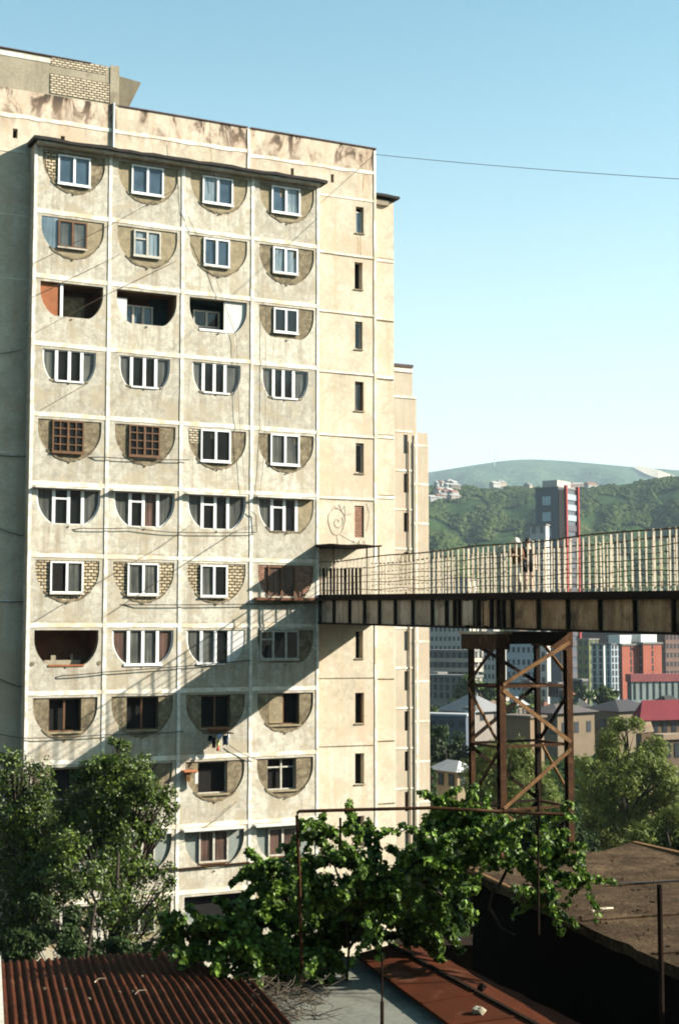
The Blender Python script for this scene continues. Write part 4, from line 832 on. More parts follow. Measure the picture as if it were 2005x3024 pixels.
# willows and valley trees
tree('willow_tree','big light green willow right of the pier, its crown nearest the houses','tree',1840,88,[(1850,2150,38),(1800,2200,60),(1900,2220,70),(1750,2270,60),(1840,2290,80),(1945,2290,70),(1760,2360,65),(1880,2370,80),(1980,2380,70),(1730,2420,50),(1820,2430,75),(1920,2450,85),(1990,2460,70),(1750,2500,70),(1850,2520,80),(1960,2540,80)],42000,.33,m_willow,31,r0=.35,gap=.25,dy=4,droop=.5,aspect=4)
tree('willow_tree','rounded willow seen between the legs of the pier','tree',1500,96,[(1460,2235,50),(1530,2225,50),(1420,2280,55),(1500,2290,65),(1570,2280,50),(1440,2350,65),(1530,2360,70),(1600,2340,50),(1620,2400,70),(1400,2420,60),(1480,2430,70),(1560,2440,70)],24000,.34,m_willow,32,r0=.3,gap=.25,dy=3,droop=.5,aspect=4)
tree('willow_tree','lower dark willow at the right edge behind the brown roof','tree',1985,66,[(1930,2480,60),(2000,2440,70),(1980,2520,70),(1880,2540,50),(2060,2480,80)],15000,.26,m_willow,33,r0=.25,gap=.2,dy=2,droop=.5,aspect=4)
tree('dark_tree','dark round tree left of the pier below the garage roof','tree',1310,150,[(1300,2165,38),(1270,2200,45),(1340,2205,40),(1310,2240,45),(1365,2230,30),(1260,2250,40)],5200,.45,m_dleaf,34,r0=.3,gap=.2,dy=2)
tree('dark_tree','dark tree before the low office left of the pier','tree',1400,262,[(1390,2020,26),(1360,2045,26),(1430,2040,30),(1400,2070,30),(1340,2075,20),(1460,2070,20)],3800,.65,m_leaf,35,r0=.4,dy=3)
tree('dark_tree','small bushy tree in front of the pale twin block','tree',1775,262,[(1750,2052,16),(1780,2042,20),(1810,2052,18),(1765,2068,20),(1800,2070,20)],2400,.6,m_leaf,36,r0=.3,dy=2)
tree('dark_tree','narrow dark cypress left of the cottage','tree',1280,112,[(1268,2290,16),(1266,2340,20),(1270,2400,30),(1290,2460,36)],4000,.3,m_dleaf,37,r0=.2,dy=1,fl=1.3)
tree('dark_tree','narrow dark cypress right of the cottage','tree',1366,108,[(1384,2290,8),(1386,2320,12),(1386,2370,20),(1350,2430,36),(1390,2450,34)],4000,.3,m_dleaf,38,r0=.2,dy=1,fl=1.3)
tree('dark_tree','dark thicket tree behind the pier legs above the vine','tree',1640,60,[(1620,2430,50),(1660,2400,45),(1690,2460,60),(1600,2490,60),(1530,2460,60),(1450,2440,55),(1380,2440,55),(1720,2510,60),(1320,2440,60)],9500,.2,m_dleaf,39,r0=.2,dy=2)
for i,(px,y,Y,rp) in enumerate([(1660,2085,240,24),(1240,2090,260,30),(1560,2060,270,24),(1715,2040,330,20),(1840,2095,240,16),(1500,2085,250,18)]):
    tree('dark_tree',['round green tree behind the stone house roof, right of the pier','green tree at the edge of the large block, by the garage','green tree between the pier legs under the blue-grey slab','green tree below the yellow-green block','small tree in front of the salmon tower foot','small tree beside the white annex in the pier'][i],'tree',px,Y,[(px,y,rp),(px-rp,y+rp*.7,rp*.8),(px+rp,y+rp*.6,rp*.8),(px,y+rp*1.3,rp)],1500,.6,m_leaf,50+i,r0=.3,dy=1.5)
# low growth that fills the valley floor between the houses
def fng(r_):
    Y=r_.uniform(60,330); px=r_.uniform(1150,2500); X=(px-1002.5)/F*Y; return (X,Y,float(gh(X,Y))+.6),1
cg=crowns('undergrowth',3600,fng,1.7,leafm('undergrowth_leaf',(.010,.020,.006),(.026,.042,.012),0,.9,0),12); tag(cg,'dark undergrowth and bushes filling the valley floor','undergrowth',kind='stuff')
# ---------------------------------------------------------------- foreground roofs
cdir=Vector((.969,.247,0)).normalized(); ddir=Vector((-.246,1,-.035)).normalized(); O=Vector((-3.89,16.68,-3.8))
t=thing('corrugated_roof_shed','shed with a rusty corrugated metal roof in the bottom left corner','shed',(O.x,O.y,-6.6))
def corr(c0,c1,d0,d1,off,amp=.018,pitch=.088):
    n=int((c1-c0)/pitch*8); m=8; b=MB(); v=[]
    for i in range(n+1):
        c=c0+(c1-c0)*i/n
        for j in range(m+1):
            d=d0+(d1-d0)*j/m; p=O+cdir*c+ddir*d+Vector((0,0,amp*math.sin(2*PI*c/pitch)+off+.006*math.sin(c*3+d*2))); v.append(p)
    b.add(v,[(i*(m+1)+j,(i+1)*(m+1)+j,(i+1)*(m+1)+j+1,i*(m+1)+j+1) for i in range(n) for j in range(m)]); return b
m_corr=surf('rusty_corrugated',(.062,.017,.007),(.032,.010,.004),1.6,18,rough=.85,spec=.05,stain=((.085,.034,.018),.7,2.2,.55),streak=None)
for (c0,c1,d0,d1,off) in ((0,1.12,-1.9,.0,0),(1.04,2.25,-1.95,.05,.012),(0,1.12,-5.5,-1.75,.014),(1.04,2.6,-5.5,-1.8,.026)): corr(c0,c1,d0,d1,off).build('roof_sheet',m_corr,t)
b=MB(); q0=O+Vector((0,0,-.06)); 
b.slab([(q0+cdir*.05+ddir*-.1).to_2d()[:],(q0+cdir*2.2+ddir*-.1).to_2d()[:],(q0+cdir*2.2-ddir*5.4).to_2d()[:],(q0+cdir*.05-ddir*5.4).to_2d()[:]],-6.9,-3.92); b.build('wall',m_plast2,t)
b=MB(); b.beam(O+cdir*-.05+ddir*.02+Vector((0,0,.0)),O+cdir*-.05-ddir*5.5,.12,.14); b.build('edge_board',m_oldwhite,t)
dr=random.Random(12)
for k,lab in enumerate(('pale curled twig lying on the corrugated roof','short twig near the bottom edge of the corrugated roof')):
    q=O+cdir*(.95+.35*k)-ddir*(1.7+.7*k)+Vector((0,0,.06)); b=MB(); b.tube([q,q+Vector((.03,.08,.02)),q+Vector((.10,.14,.01))],[.007,.006,.004],5); tag(b.build('twig',m_wbrick),lab,'twig')
for k in range(7):
    q=O+cdir*dr.uniform(.4,2.0)-ddir*dr.uniform(1.2,2.6)+Vector((0,0,.04)); b=MB(); b.box(q.x,q.x+.025,q.y,q.y+.02,q.z-.02,q.z+.0); tag(b.build('plaster_crumb',m_plast),'small plaster crumb lying on the corrugated roof','crumb','crumbs on the corrugated roof')
# cement slab roof and rusty sheet roof (centre)
t=thing('cement_roof','grey cement roof slab with leaf shadows between the two rusty roofs','roof',(0,15,-6.6))
m_cem=surf('grey_cement',(.20,.20,.165),(.12,.12,.10),1.2,14,stain=((.06,.06,.045),.8,1.6,.52),rough=.95)
cz=-3.96; P=[(onz(860,2835,cz)),(onz(1062,2822,cz)),(onz(1420,3090,cz)),(onz(880,3090,cz)),(onz(690,2950,cz))]
b=MB(); b.slab([p.to_2d()[:] for p in P],cz-.12,cz); b.build('slab',m_cem,t)
b=MB(); b.slab([(p*.999).to_2d()[:] for p in P],-6.9,cz-.121); b.build('wall',m_plast2,t)
t=thing('rusty_sheet_roof','flat rust-red sheet metal roof with a raised seam, beside the cement slab','roof',(1,15.5,-6.6))
m_rsheet=surf('red_rust_sheet',(.085,.022,.008),(.045,.013,.005),1.4,16,rough=.85,spec=.05,stain=((.11,.05,.028),.6,1.5,.56))
z1=-3.86
def zq(px,py,z): return onz(px,py,z)
A=[zq(1048,2818,z1),zq(1140,2788,z1),zq(1235,2792,z1-.05),zq(1790,3060,z1-.05),zq(1400,3075,z1)]
seamA=zq(1150,2790,z1+.03); seamB=zq(1640,3060,z1+.03)
b=MB(); Lft=[zq(1048,2818,z1),seamA,seamB,zq(1395,3075,z1)]; b.add([tuple(p) for p in Lft]+[tuple(p-Vector((0,0,.03))) for p in Lft],[(0,1,2,3),(7,6,5,4),(0,4,5,1),(2,6,7,3),(3,7,4,0)]); b.build('roof_sheet',m_rsheet,t)
b=MB(); Rt=[seamA+Vector((.02,0,-.02)),zq(1240,2792,z1-.08),zq(1800,3060,z1-.08),seamB+Vector((.02,0,-.02))]; n=12; ed=[Rt[1]+(Rt[2]-Rt[1])*(i/n)+Vector((random.uniform(-.04,.04),0,0)) for i in range(n+1)]
b.add([tuple(Rt[0])]+[tuple(e) for e in ed]+[tuple(Rt[3])],[tuple(range(n+3))]); b.build('roof_sheet',m_rsheet,t)
b=MB(); b.beam(seamA+Vector((0,0,.0)),seamB,.045,.05); b.build('raised_seam',m_rustdk,t)
for k in (.35,.62,.85):
    p=Lft[0]+(Lft[3]-Lft[0])*k; q=seamA+(seamB-seamA)*(k-.03); b=MB(); b.beam(p+Vector((0,0,.006)),q+Vector((0,0,.004)),.05,.008); b.build('lap_joint',m_rsheet,t)
b=MB(); b.slab([(Lft[0].x+.05,Lft[0].y-.1),(Rt[1].x-.1,Rt[1].y-.1),(Rt[2].x-.15,Rt[2].y),(Lft[3].x+.05,Lft[3].y)],-6.9,z1-.14); b.build('wall',m_plast2,t)
# stones on the sheet
for (px,py,s,lab) in ((1416,2992,.07,'lumpy grey stone lying on the rusty sheet roof nearest the bottom edge'),(1422,2920,.055,'dark stone on the raised seam of the rusty sheet roof')):
    p=zq(px,py,z1+.02); bm=bmesh.new(); bmesh.ops.create_icosphere(bm,subdivisions=2,radius=s)
    for v in bm.verts: v.co*=1+random.uniform(-.25,.25); v.co.z*=.7
    me=bpy.data.meshes.new('stone'); bm.to_mesh(me); bm.free(); me.materials.append(m_pent if s>.06 else m_rustdk); o=bpy.data.objects.new('stone',me); col.objects.link(o); o.location=p+Vector((0,0,s*.3)); tag(o,lab,'stone',group='stones on the rusty roof')
# brown flat-roofed building on the right
zr=-3.3; t=thing('brown_roof_building','low building with a gritty brown bitumen roof in the lower right corner','building',(4,18,-6.6))
C1=onz(1365,2560,zr); C2=onz(1870,2495,zr); C3=onz(2040,2538,zr); C4=onz(2120,2915,zr)
m_bit=surf('gritty_bitumen',(.21,.14,.08),(.085,.055,.032),1.1,20,rough=1,spec=.05,mottle=.35,stain=((.045,.03,.018),.8,2.0,.50),bump=1,bd=.08,fineamt=.8)
n=26; edge=[C1+(C4-C1)*(i/n)+Vector((random.uniform(-.03,.03),0,random.uniform(-.01,.01))) for i in range(n+1)]; m2=14; back=[C1+(C2-C1)*(i/m2)+Vector((0,random.uniform(-.03,.03),random.uniform(-.01,.015)+.05*math.sin(i))) for i in range(1,m2+1)]
top=[tuple(p) for p in edge[::-1]]+[tuple(p) for p in back]+[tuple(C3),(C3.x+9,C3.y-4.5,zr+.0),(C4.x+9,C4.y-4.5,zr)]
N=len(top); b=MB(); b.add(top+[(x+.02,y,z-.13) for x,y,z in top],[t_ for t_ in tessellate_polygon([[Vector((x,y,0)) for x,y,z in top]])]+[(i,(i+1)%N,N+(i+1)%N,N+i) for i in range(N)]); b.build('roof',m_bit,t)
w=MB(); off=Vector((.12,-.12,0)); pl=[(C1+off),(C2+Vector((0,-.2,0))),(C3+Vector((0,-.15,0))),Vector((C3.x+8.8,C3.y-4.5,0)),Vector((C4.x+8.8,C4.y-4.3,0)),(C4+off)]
w.slab([p.to_2d()[:] for p in pl],-6.95,zr-.131); w.build('wall',surf('dark_shaded_render',(.010,.008,.006),(.006,.005,.004),1.5,12,spec=.0),t)  # near-black base colour holds the wall's shade along with its dark staining
for k in (.28,.55,.80):
    a_=C1+(C4-C1)*k+Vector((.05,0,.012)); b=MB(); pts=[a_+Vector((2.2*i/2,.75*i/2+random.uniform(-.02,.02),random.uniform(-.004,.004))) for i in range(5)]
    for i in range(4): b.beam(pts[i],pts[i+1],.07,.012)
    b.build('felt_seam',m_bit,t)
dr=random.Random(8); b=MB()
for i in range(120):
    q=onz(dr.uniform(1450,2000),dr.uniform(2540,2840),zr+.008)
    if (q-C1).cross(C4-C1).z<-.2: b.tube([q,q+Vector((dr.uniform(-.05,.05),dr.uniform(-.05,.05),.012))],[dr.uniform(.006,.02),.005],5)
tag(b.build('roof_grit',m_bit,t),kind='stuff')
b=MB()
b.beam(C1+Vector((-.02,0,.03)),C1+(C4-C1)*.42+Vector((-.02,0,.02)),.05,.035); b.build('rusty_flashing',m_rustlit,t)
b=MB(); b.beam(C2+Vector((0,0,.03)),C3+Vector((.3,-.4,.02)),.09,.05); b.build('rusty_flashing',m_rustlit,t)
p=onz(1748,2692,zr+.03); o=MB(); o.tube([p,p+Vector((.16,.04,.03)),p+Vector((.26,.10,.02))],[.022,.018,.012],6); tag(o.build('stick',m_wbrick),'pale broken stick lying on the brown roof','stick')
p1=onz(1760,2610,zr+.02);p2=onz(2060,2596,zr+.05); o=MB(); o.tube([p1,(p1+p2)/2+Vector((0,0,-.01)),p2],.012,5); tag(o.build('cable',m_wire),'short black cable lying across the brown roof','cable')
# plastic scrap in the shaded gap
p=onz(1335,2783,-4.9); o=MB(); o.add([tuple(p),tuple(p+Vector((.14,.02,.03))),tuple(p+Vector((.16,.1,.0))),tuple(p+Vector((.02,.11,.04))),tuple(p+Vector((.08,.05,.07)))],[(0,1,4),(1,2,4),(2,3,4),(3,0,4)]); 
ob=thing('scrap_wall','low rendered yard wall in the shaded gap with a pale scrap on it','wall',(p.x,p.y,-6.6)); q=MB(); q.box(p.x-.9,p.x+1.2,p.y-.1,p.y+.5,-6.9,-4.92); q.build('wall',m_rustdk,ob)
tag(o.build('plastic_scrap',plain('blue_plastic',(.35,.4,.42))),'pale crumpled plastic scrap in the dark gap between the roofs','scrap')
# posts and the pipe frame
FY=15.9
def fp(px,py,Y=FY): return at(px,py,Y)
t=thing('pipe_frame','rusty bent pipe frame carrying the grapevine, standing over the roofs','frame',tuple(fp(893,3200)))
o=MB(); o.tube([fp(895,3200),fp(892,2880),fp(884,2600),fp(877,2410),fp(879,2400),fp(884,2396),fp(1060,2391),fp(1270,2386),fp(1460,2396),fp(1665,2405)],[.019]*10,7); o.build('pipe',m_rust,t)
o=MB(); o.tube([fp(1590,2760),fp(1588,2560),fp(1590,2330)],.014,6); o.build('upright',m_rustdk,t)
o=MB(); o.tube([fp(1005,2500),fp(1005,2415)],.013,6); o.build('short_rod',m_rustdk,t)
o=MB(); o.tube([fp(1128,3200,14),fp(1128,2958,14),fp(1128,2956,14),fp(1128,2820,14)],[.022,.02,.011,.010],6); tag(o.build('metal_post',m_rustdk),'thin dark rod with a thicker foot rising before the rusty sheet roof','post')
p=at(1946,2612,13.6); o=MB(); o.tube([(p.x,p.y,-6.8),(p.x,p.y,p.z)],.026,8); tag(o.build('metal_post',m_rustdk),'thick dark post standing before the brown roof at the right','post')
# grapevines
def vine(label,bl,Y,n,seed,stems,dy=.35,base=-6.6,size=.052,gap=.45):
    B0=[(a,b,c,d*.82,e*.82,f*.8,g_) for a,b,c,d,e,f,g_ in blobs_px(bl,Y,dy,.9,seed)]; B=clump(B0,10,.42,seed)+sprigs(B0,seed); p=at(stems[0][0][0],1860,Y); t=thing('grapevine',label,'vine',(p.x,Y,base)); leaves('foliage',B,n,size,m_vine,t,seed,'vine',shell=.3,gap=gap)
    m=MB(); r_=random.Random(seed)
    for s in stems: m.tube([at(x,y,Y+r_.uniform(-.1,.1)) for x,y in s],[.022*(1-.8*i/len(s)) for i in range(len(s))],5)
    for b in B0:
        for _ in range(8): c=Vector(b[:3]); e=c+Vector((r_.uniform(-1,1),r_.uniform(-1,1),r_.uniform(-1,1)))*b[3]; f_=c+Vector((r_.uniform(-1,1),r_.uniform(-1,1),r_.uniform(-1,1)))*b[3]*.5; m.tube([c,f_,e],[.007,.005,.002],4)
    m.build('stem',m_bark,t); return t
vine('bright grapevine trained over the pipe frame, trailing onto the brown roof',
 [(895,2455,30),(930,2470,45),(980,2462,40),(1040,2452,35),(1080,2465,25),(1110,2470,15),(960,2530,70),(1040,2530,60),(1080,2570,45),(1110,2600,40),(1160,2590,50),(1200,2550,50),(1240,2510,50),(1270,2440,40),(1300,2375,28),(1330,2410,38),(1370,2400,26),(1410,2405,20),(1290,2490,55),(1350,2470,60),(1420,2440,50),(1460,2480,55),(1510,2470,45),(1390,2530,50),(1450,2540,40),(1530,2530,35),(1590,2500,45),(1640,2520,35),(1600,2430,28),(1620,2560,40),(1650,2590,28),(1560,2560,25),(1260,2580,60),(1330,2580,45),(1180,2640,60),(1110,2660,60),(1040,2620,80),(960,2620,90),(900,2550,60),(900,2640,60),(1280,2660,35),(1330,2680,25),(1230,2700,35),(1060,2700,50),(1600,2650,22),(1625,2680,22),(1590,2620,20),(1720,2598,18),(1735,2590,10),(1100,2740,25)],FY+.55,26000,71,
 [[(1020,3000),(1030,2800),(1010,2620),(960,2480)],[(1030,2800),(1130,2650),(1250,2520),(1400,2440)],[(1470,2620),(1500,2560),(1560,2530),(1640,2560)],[(1460,2620),(1445,2680),(1480,2740),(1520,2760)],[(1560,2560),(1650,2620),(1690,2600),(1720,2600)],[(1250,2600),(1350,2680),(1380,2740)]])
vine('deep shaded grapevine hanging left of the frame below the lit leaves',[(860,2570,50),(810,2600,50),(850,2650,70),(780,2650,40),(920,2700,70),(850,2730,60),(980,2740,60),(800,2700,50),(1030,2740,50),(770,2600,30),(1100,2720,60),(1180,2700,60),(1240,2690,50),(1120,2770,30),(900,2790,60),(820,2790,50),(1000,2790,45),(740,2740,50),(780,2560,30),(700,2700,40),(760,2800,50),(1300,2680,60),(1300,2740,50),(1220,2760,50),(1150,2640,60),(950,2640,60),(1060,2660,60),(1380,2700,40)],FY+1.6,46000,72,[[(900,3000),(880,2800),(850,2650)]],base=-6.6)
vine('bushy grapevine spilling over the corrugated roof, bottom centre',[(500,2745,22),(545,2760,35),(600,2745,40),(570,2800,40),(640,2760,45),(690,2730,35),(735,2730,32),(720,2775,45),(650,2815,50),(590,2830,35),(700,2850,60),(760,2820,50),(800,2800,40),(640,2870,40),(760,2880,55),(820,2860,55),(850,2820,35),(860,2890,35),(900,2850,38),(940,2835,25),(930,2880,28),(970,2850,25),(1000,2835,16),(880,2930,30),(820,2950,30),(760,2950,35),(600,2900,25),(700,2920,30),(500,2770,25)],16.3,16000,73,[[(800,3100),(790,2950),(740,2850),(640,2780)],[(790,2950),(850,2850),(930,2840)]],base=-6.6,size=.055)
# dry twigs heaped on the slab
r_=random.Random(4); t=MB()
for i in range(260):
    p=onz(r_.triangular(700,1010,820),r_.triangular(2880,3060,2990),-3.9)+Vector((0,0,r_.uniform(0,.2))); a=r_.uniform(0,2*PI); L=r_.uniform(.1,.35); t.tube([p,p+Vector((math.cos(a)*L*.5,math.sin(a)*L*.5,r_.uniform(-.02,.08))),p+Vector((math.cos(a+.5)*L,math.sin(a+.5)*L,r_.uniform(-.03,.06)))],[.005,.004,.002],4)
tag(t.build('dry_twigs',m_twig),'tangle of dry vine twigs heaped on the cement slab','twigs',kind='stuff')
# ---------------------------------------------------------------- people on the bridge
m_skin=plain('skin',(.50,.33,.24),.6,.3,var=.05); m_hair=plain('dark_hair',(.02,.015,.012),.6,.3); m_jacket=surf('brown_jacket',(.24,.10,.045),(.15,.065,.03),6,30); m_cream=surf('cream_cloth',(.95,.86,.68),(.85,.74,.56),6,30,fineamt=.1)
m_blackc=plain('black_cloth',(.018,.018,.022),.9,.1); m_shoe=plain('dark_shoe',(.02,.02,.02),.5,.4); m_denim=plain('pale_denim',(.35,.42,.5),.9,.1); m_pinkskin=plain('pale_skin',(.62,.42,.32),.6,.3,var=.05)
def skinmesh(name,verts,edges,rad,mat,parent,sub=1,root=0):
    me=bpy.data.meshes.new(name); me.from_pydata(verts,edges,[]); o=bpy.data.objects.new(name,me); col.objects.link(o); o.parent=parent
    me.materials.append(mat); md=o.modifiers.new('skin','SKIN'); md.use_smooth_shade=True
    if not me.skin_vertices: 
        bm=bmesh.new(); bm.from_mesh(me); bm.verts.layers.skin.verify(); bm.to_mesh(me); bm.free()
    for i,r in enumerate(rad):
        me.skin_vertices[0].data[i].radius=(r,r) if not isinstance(r,tuple) else r; me.skin_vertices[0].data[i].use_root=(i==root)
    sb_=o.modifiers.new('sub','SUBSURF'); sb_.levels=sub; sb_.render_levels=sub; return o
def person(name,label,loc,rz,H,joints,skin,cloth,group=None):
    """joints: dict of body points (local, metres; x right, -y forward)"""
    t=thing(name,label,'person',loc,rz,group); J=joints
    names=list(J); V=[J[k][0] for k in names]; Rr=[J[k][1] for k in names]; ix={k:i for i,k in enumerate(names)}
    E=[(ix[a],ix[b]) for a,b in CH]
    V=list(V);Rr=list(Rr)
    for s in 'LR':                                            # hands: palm, four fingers, thumb
        w=Vector(J['wrist'+s][0]); e=Vector(J['elbow'+s][0]); d=(w-e).normalized(); sd=d.cross(Vector((0,1,0))).normalized(); up=d.cross(sd)
        p=w+d*.06; V.append(tuple(p)); Rr.append((.032,.018)); pi=len(V)-1; E.append((ix['wrist'+s],pi))
        for k,(o_,L) in enumerate(((-.028,.075),(-.009,.085),(.010,.08),(.028,.062))):
            a=p+d*.035+sd*o_; b=a+d*L*.5+up*.012; c=b+d*L*.4+up*.03
            for q in (a,b,c): V.append(tuple(q)); Rr.append(.0085)
            n=len(V); E+= [(pi,n-3),(n-3,n-2),(n-2,n-1)]
        a=p-d*.02+sd*-.04; b=a+d*.035+sd*-.015+up*.015
        for q in (a,b): V.append(tuple(q)); Rr.append(.010)
        n=len(V); E+=[(pi,n-2),(n-2,n-1)]
    skinmesh('body',V,E,Rr,skin,t,1,ix['pelvis'])
    for (nm,keys,edges,extra,mat) in cloth:
        vs=[tuple(Vector(J[k][0])+Vector(extra.get(k,((0,0,0),0))[0])) for k in keys]; rr=[]
        for k in keys:
            b=J[k][1]; g=extra.get(k,((0,0,0),.022))[1]; rr.append((b[0]+g,b[1]+g) if isinstance(b,tuple) else b+g)
        kk={k:i for i,k in enumerate(keys)}; skinmesh(nm,vs,[(kk[a],kk[b]) for a,b in edges],rr,mat,t,1)
    return t
CH=[('pelvis','waist'),('waist','chest'),('chest','neck'),('neck','jaw'),('jaw','head'),('head','crown'),('chest','shoulderL'),('shoulderL','elbowL'),('elbowL','wristL'),('chest','shoulderR'),('shoulderR','elbowR'),('elbowR','wristR'),
    ('pelvis','hipL'),('hipL','kneeL'),('kneeL','ankleL'),('ankleL','toeL'),('pelvis','hipR'),('hipR','kneeR'),('kneeR','ankleR'),('ankleR','toeR')]
def joints(arms,step=.10,lean=0.0):
    J={'pelvis':((0,0,.95),(.15,.11)),'waist':((0,-.0,1.12),(.13,.095)),'chest':((0,lean*.3,1.36),(.155,.11)),'neck':((0,lean*.5-.01,1.53),.055),'jaw':((0,lean*.6-.03,1.60),(.068,.07)),'head':((0,lean*.6-.01,1.68),(.075,.092)),'crown':((0,lean*.6,1.75),(.055,.065))}
    for s,x in (('L',-1),('R',1)):
        J['shoulder'+s]=((x*.185,lean*.3,1.44),.055)
        J['elbow'+s]=(arms[s][0],.042); J['wrist'+s]=(arms[s][1],.028)
        k=step*x; J['hip'+s]=((x*.095,0,.90),.09); J['knee'+s]=((x*.10,-.04-k*.3,.50),.058); J['ankle'+s]=((x*.10,k*.6,.09),.038); J['toe'+s]=((x*.12,k*.6-.15,.035),.033)
    return J
def face(t,J,skin):
    h=Vector(J['head'][0]); b=MB(); b.tube([h+Vector((0,-.088,.01)),h+Vector((0,-.118,-.035))],[.010,.016],6); b.build('nose',skin,t,smooth=True)
    for s in (-1,1):
        b=MB(); b.box(h.x+s*.032-.014,h.x+s*.032+.014,h.y-.098,h.y-.086,h.z+.0,h.z+.014); b.build('eye',m_hair,t)
        b=MB(); b.tube([h+Vector((s*.076,0,-.03)),h+Vector((s*.088,.005,0)),h+Vector((s*.078,.01,.03))],[.010,.015,.010],6); b.build('ear',skin,t,smooth=True)
    b=MB(); b.box(h.x-.024,h.x+.024,h.y-.098,h.y-.088,h.z-.066,h.z-.056); b.build('mouth',m_jacket,t)
def dome(name,c,rx,ry,rz_,zlow,mat,t,brim=0,seed=1):
    bm=bmesh.new(); bmesh.ops.create_uvsphere(bm,u_segments=20,v_segments=12,radius=1)
    bmesh.ops.delete(bm,geom=[v for v in bm.verts if v.co.z<zlow],context='VERTS')
    for v in bm.verts:
        k=1+brim*max(0,(.12-v.co.z))*1.0; v.co=Vector((c[0]+v.co.x*rx*k,c[1]+v.co.y*ry*k,c[2]+v.co.z*rz_))
    me=bpy.data.meshes.new(name); bm.to_mesh(me); bm.free(); me.materials.append(mat)
    for p in me.polygons:p.use_smooth=True
    o=bpy.data.objects.new(name,me); col.objects.link(o); o.parent=t
    sd=o.modifiers.new('thick','SOLIDIFY'); sd.thickness=.012; return o
g=lambda x,y: W(x,y,zd(y)-.02)
armsA={'L':((-.25,-.06,1.17),(-.10,-.26,1.27)),'R':((.25,-.05,1.16),(.12,-.26,1.22))}
JA=joints(armsA,.16,-.04)
pa=person('person','person in a beige sun hat, brown jacket and cream trousers with hands raised',g(14.0,-15.15),TH+R(-62),1.8,JA,m_skin,
 [('jacket',['pelvis','waist','chest','shoulderL','elbowL','wristL','shoulderR','elbowR','wristR'],[('pelvis','waist'),('waist','chest'),('chest','shoulderL'),('shoulderL','elbowL'),('elbowL','wristL'),('chest','shoulderR'),('shoulderR','elbowR'),('elbowR','wristR')],{'pelvis':((0,0,-.06),.035),'wristL':((0,.03,-.01),.014),'wristR':((0,.03,-.01),.014)},m_jacket),
  ('trousers',['waist','pelvis','hipL','kneeL','ankleL','hipR','kneeR','ankleR'],[('waist','pelvis'),('pelvis','hipL'),('hipL','kneeL'),('kneeL','ankleL'),('pelvis','hipR'),('hipR','kneeR'),('kneeR','ankleR')],{'waist':((0,0,-.08),.01),'kneeL':((0,0,0),.045),'kneeR':((0,0,0),.045),'ankleL':((0,0,.04),.06),'ankleR':((0,0,.04),.06)},m_cream),
  ('shoe',['ankleL','toeL'],[('ankleL','toeL')],{'ankleL':((0,0,-.04),.008),'toeL':((0,0,.005),.014)},m_shoe),('shoe',['ankleR','toeR'],[('ankleR','toeR')],{'ankleR':((0,0,-.04),.008),'toeR':((0,0,.005),.014)},m_shoe)])
face(pa,JA,m_skin); h=JA['head'][0]; dome('sun_hat',(h[0],h[1]+.01,h[2]+.035),.105,.125,.115,-.62,m_cream,pa,brim=.55); pa.scale=(1.1,1.1,1.1)
armsB={'L':((-.24,-.02,1.14),(-.13,-.22,1.10)),'R':((.25,.03,1.15),(.24,-.05,.90))}
JB=joints(armsB,-.10,-.02)
pb=person('person','bare-legged person with long dark hair in a black shirt and dark shorts',g(14.35,-15.35),TH+R(-20),1.72,JB,m_pinkskin,
 [('shirt',['pelvis','waist','chest','shoulderL','elbowL','shoulderR','elbowR'],[('pelvis','waist'),('waist','chest'),('chest','shoulderL'),('shoulderL','elbowL'),('chest','shoulderR'),('shoulderR','elbowR')],{'pelvis':((0,0,.0),.05),'waist':((0,0,0),.045),'chest':((0,0,0),.03),'shoulderL':((0,0,0),.03),'shoulderR':((0,0,0),.03),'elbowL':((.01,0,.08),.04),'elbowR':((-.01,0,.08),.04)},m_blackc),
  ('shorts',['pelvis','hipL','kneeL','hipR','kneeR'],[('pelvis','hipL'),('hipL','kneeL'),('pelvis','hipR'),('hipR','kneeR')],{'pelvis':((0,0,-.03),.025),'kneeL':((0,0,.17),.05),'kneeR':((0,0,.17),.05)},m_blackc),
  ('shoe',['ankleL','toeL'],[('ankleL','toeL')],{'ankleL':((0,0,-.04),.008),'toeL':((0,0,.005),.014)},m_shoe),('shoe',['ankleR','toeR'],[('ankleR','toeR')],{'ankleR':((0,0,-.04),.008),'toeR':((0,0,.005),.014)},m_shoe)])
pb.scale=(1.12,1.12,1.12); face(pb,JB,m_pinkskin); h=JB['head'][0]; dome('hair',(h[0],h[1]+.022,h[2]+.01),.098,.108,.115,-.35,m_hair,pb)
b=MB(); b.tube([(h[0],h[1]+.06,h[2]+.0),(h[0],h[1]+.09,h[2]-.14),(h[0]+.01,h[1]+.10,h[2]-.30)],[.09,.085,.04],8); b.build('long_hair',m_hair,pb,smooth=True)
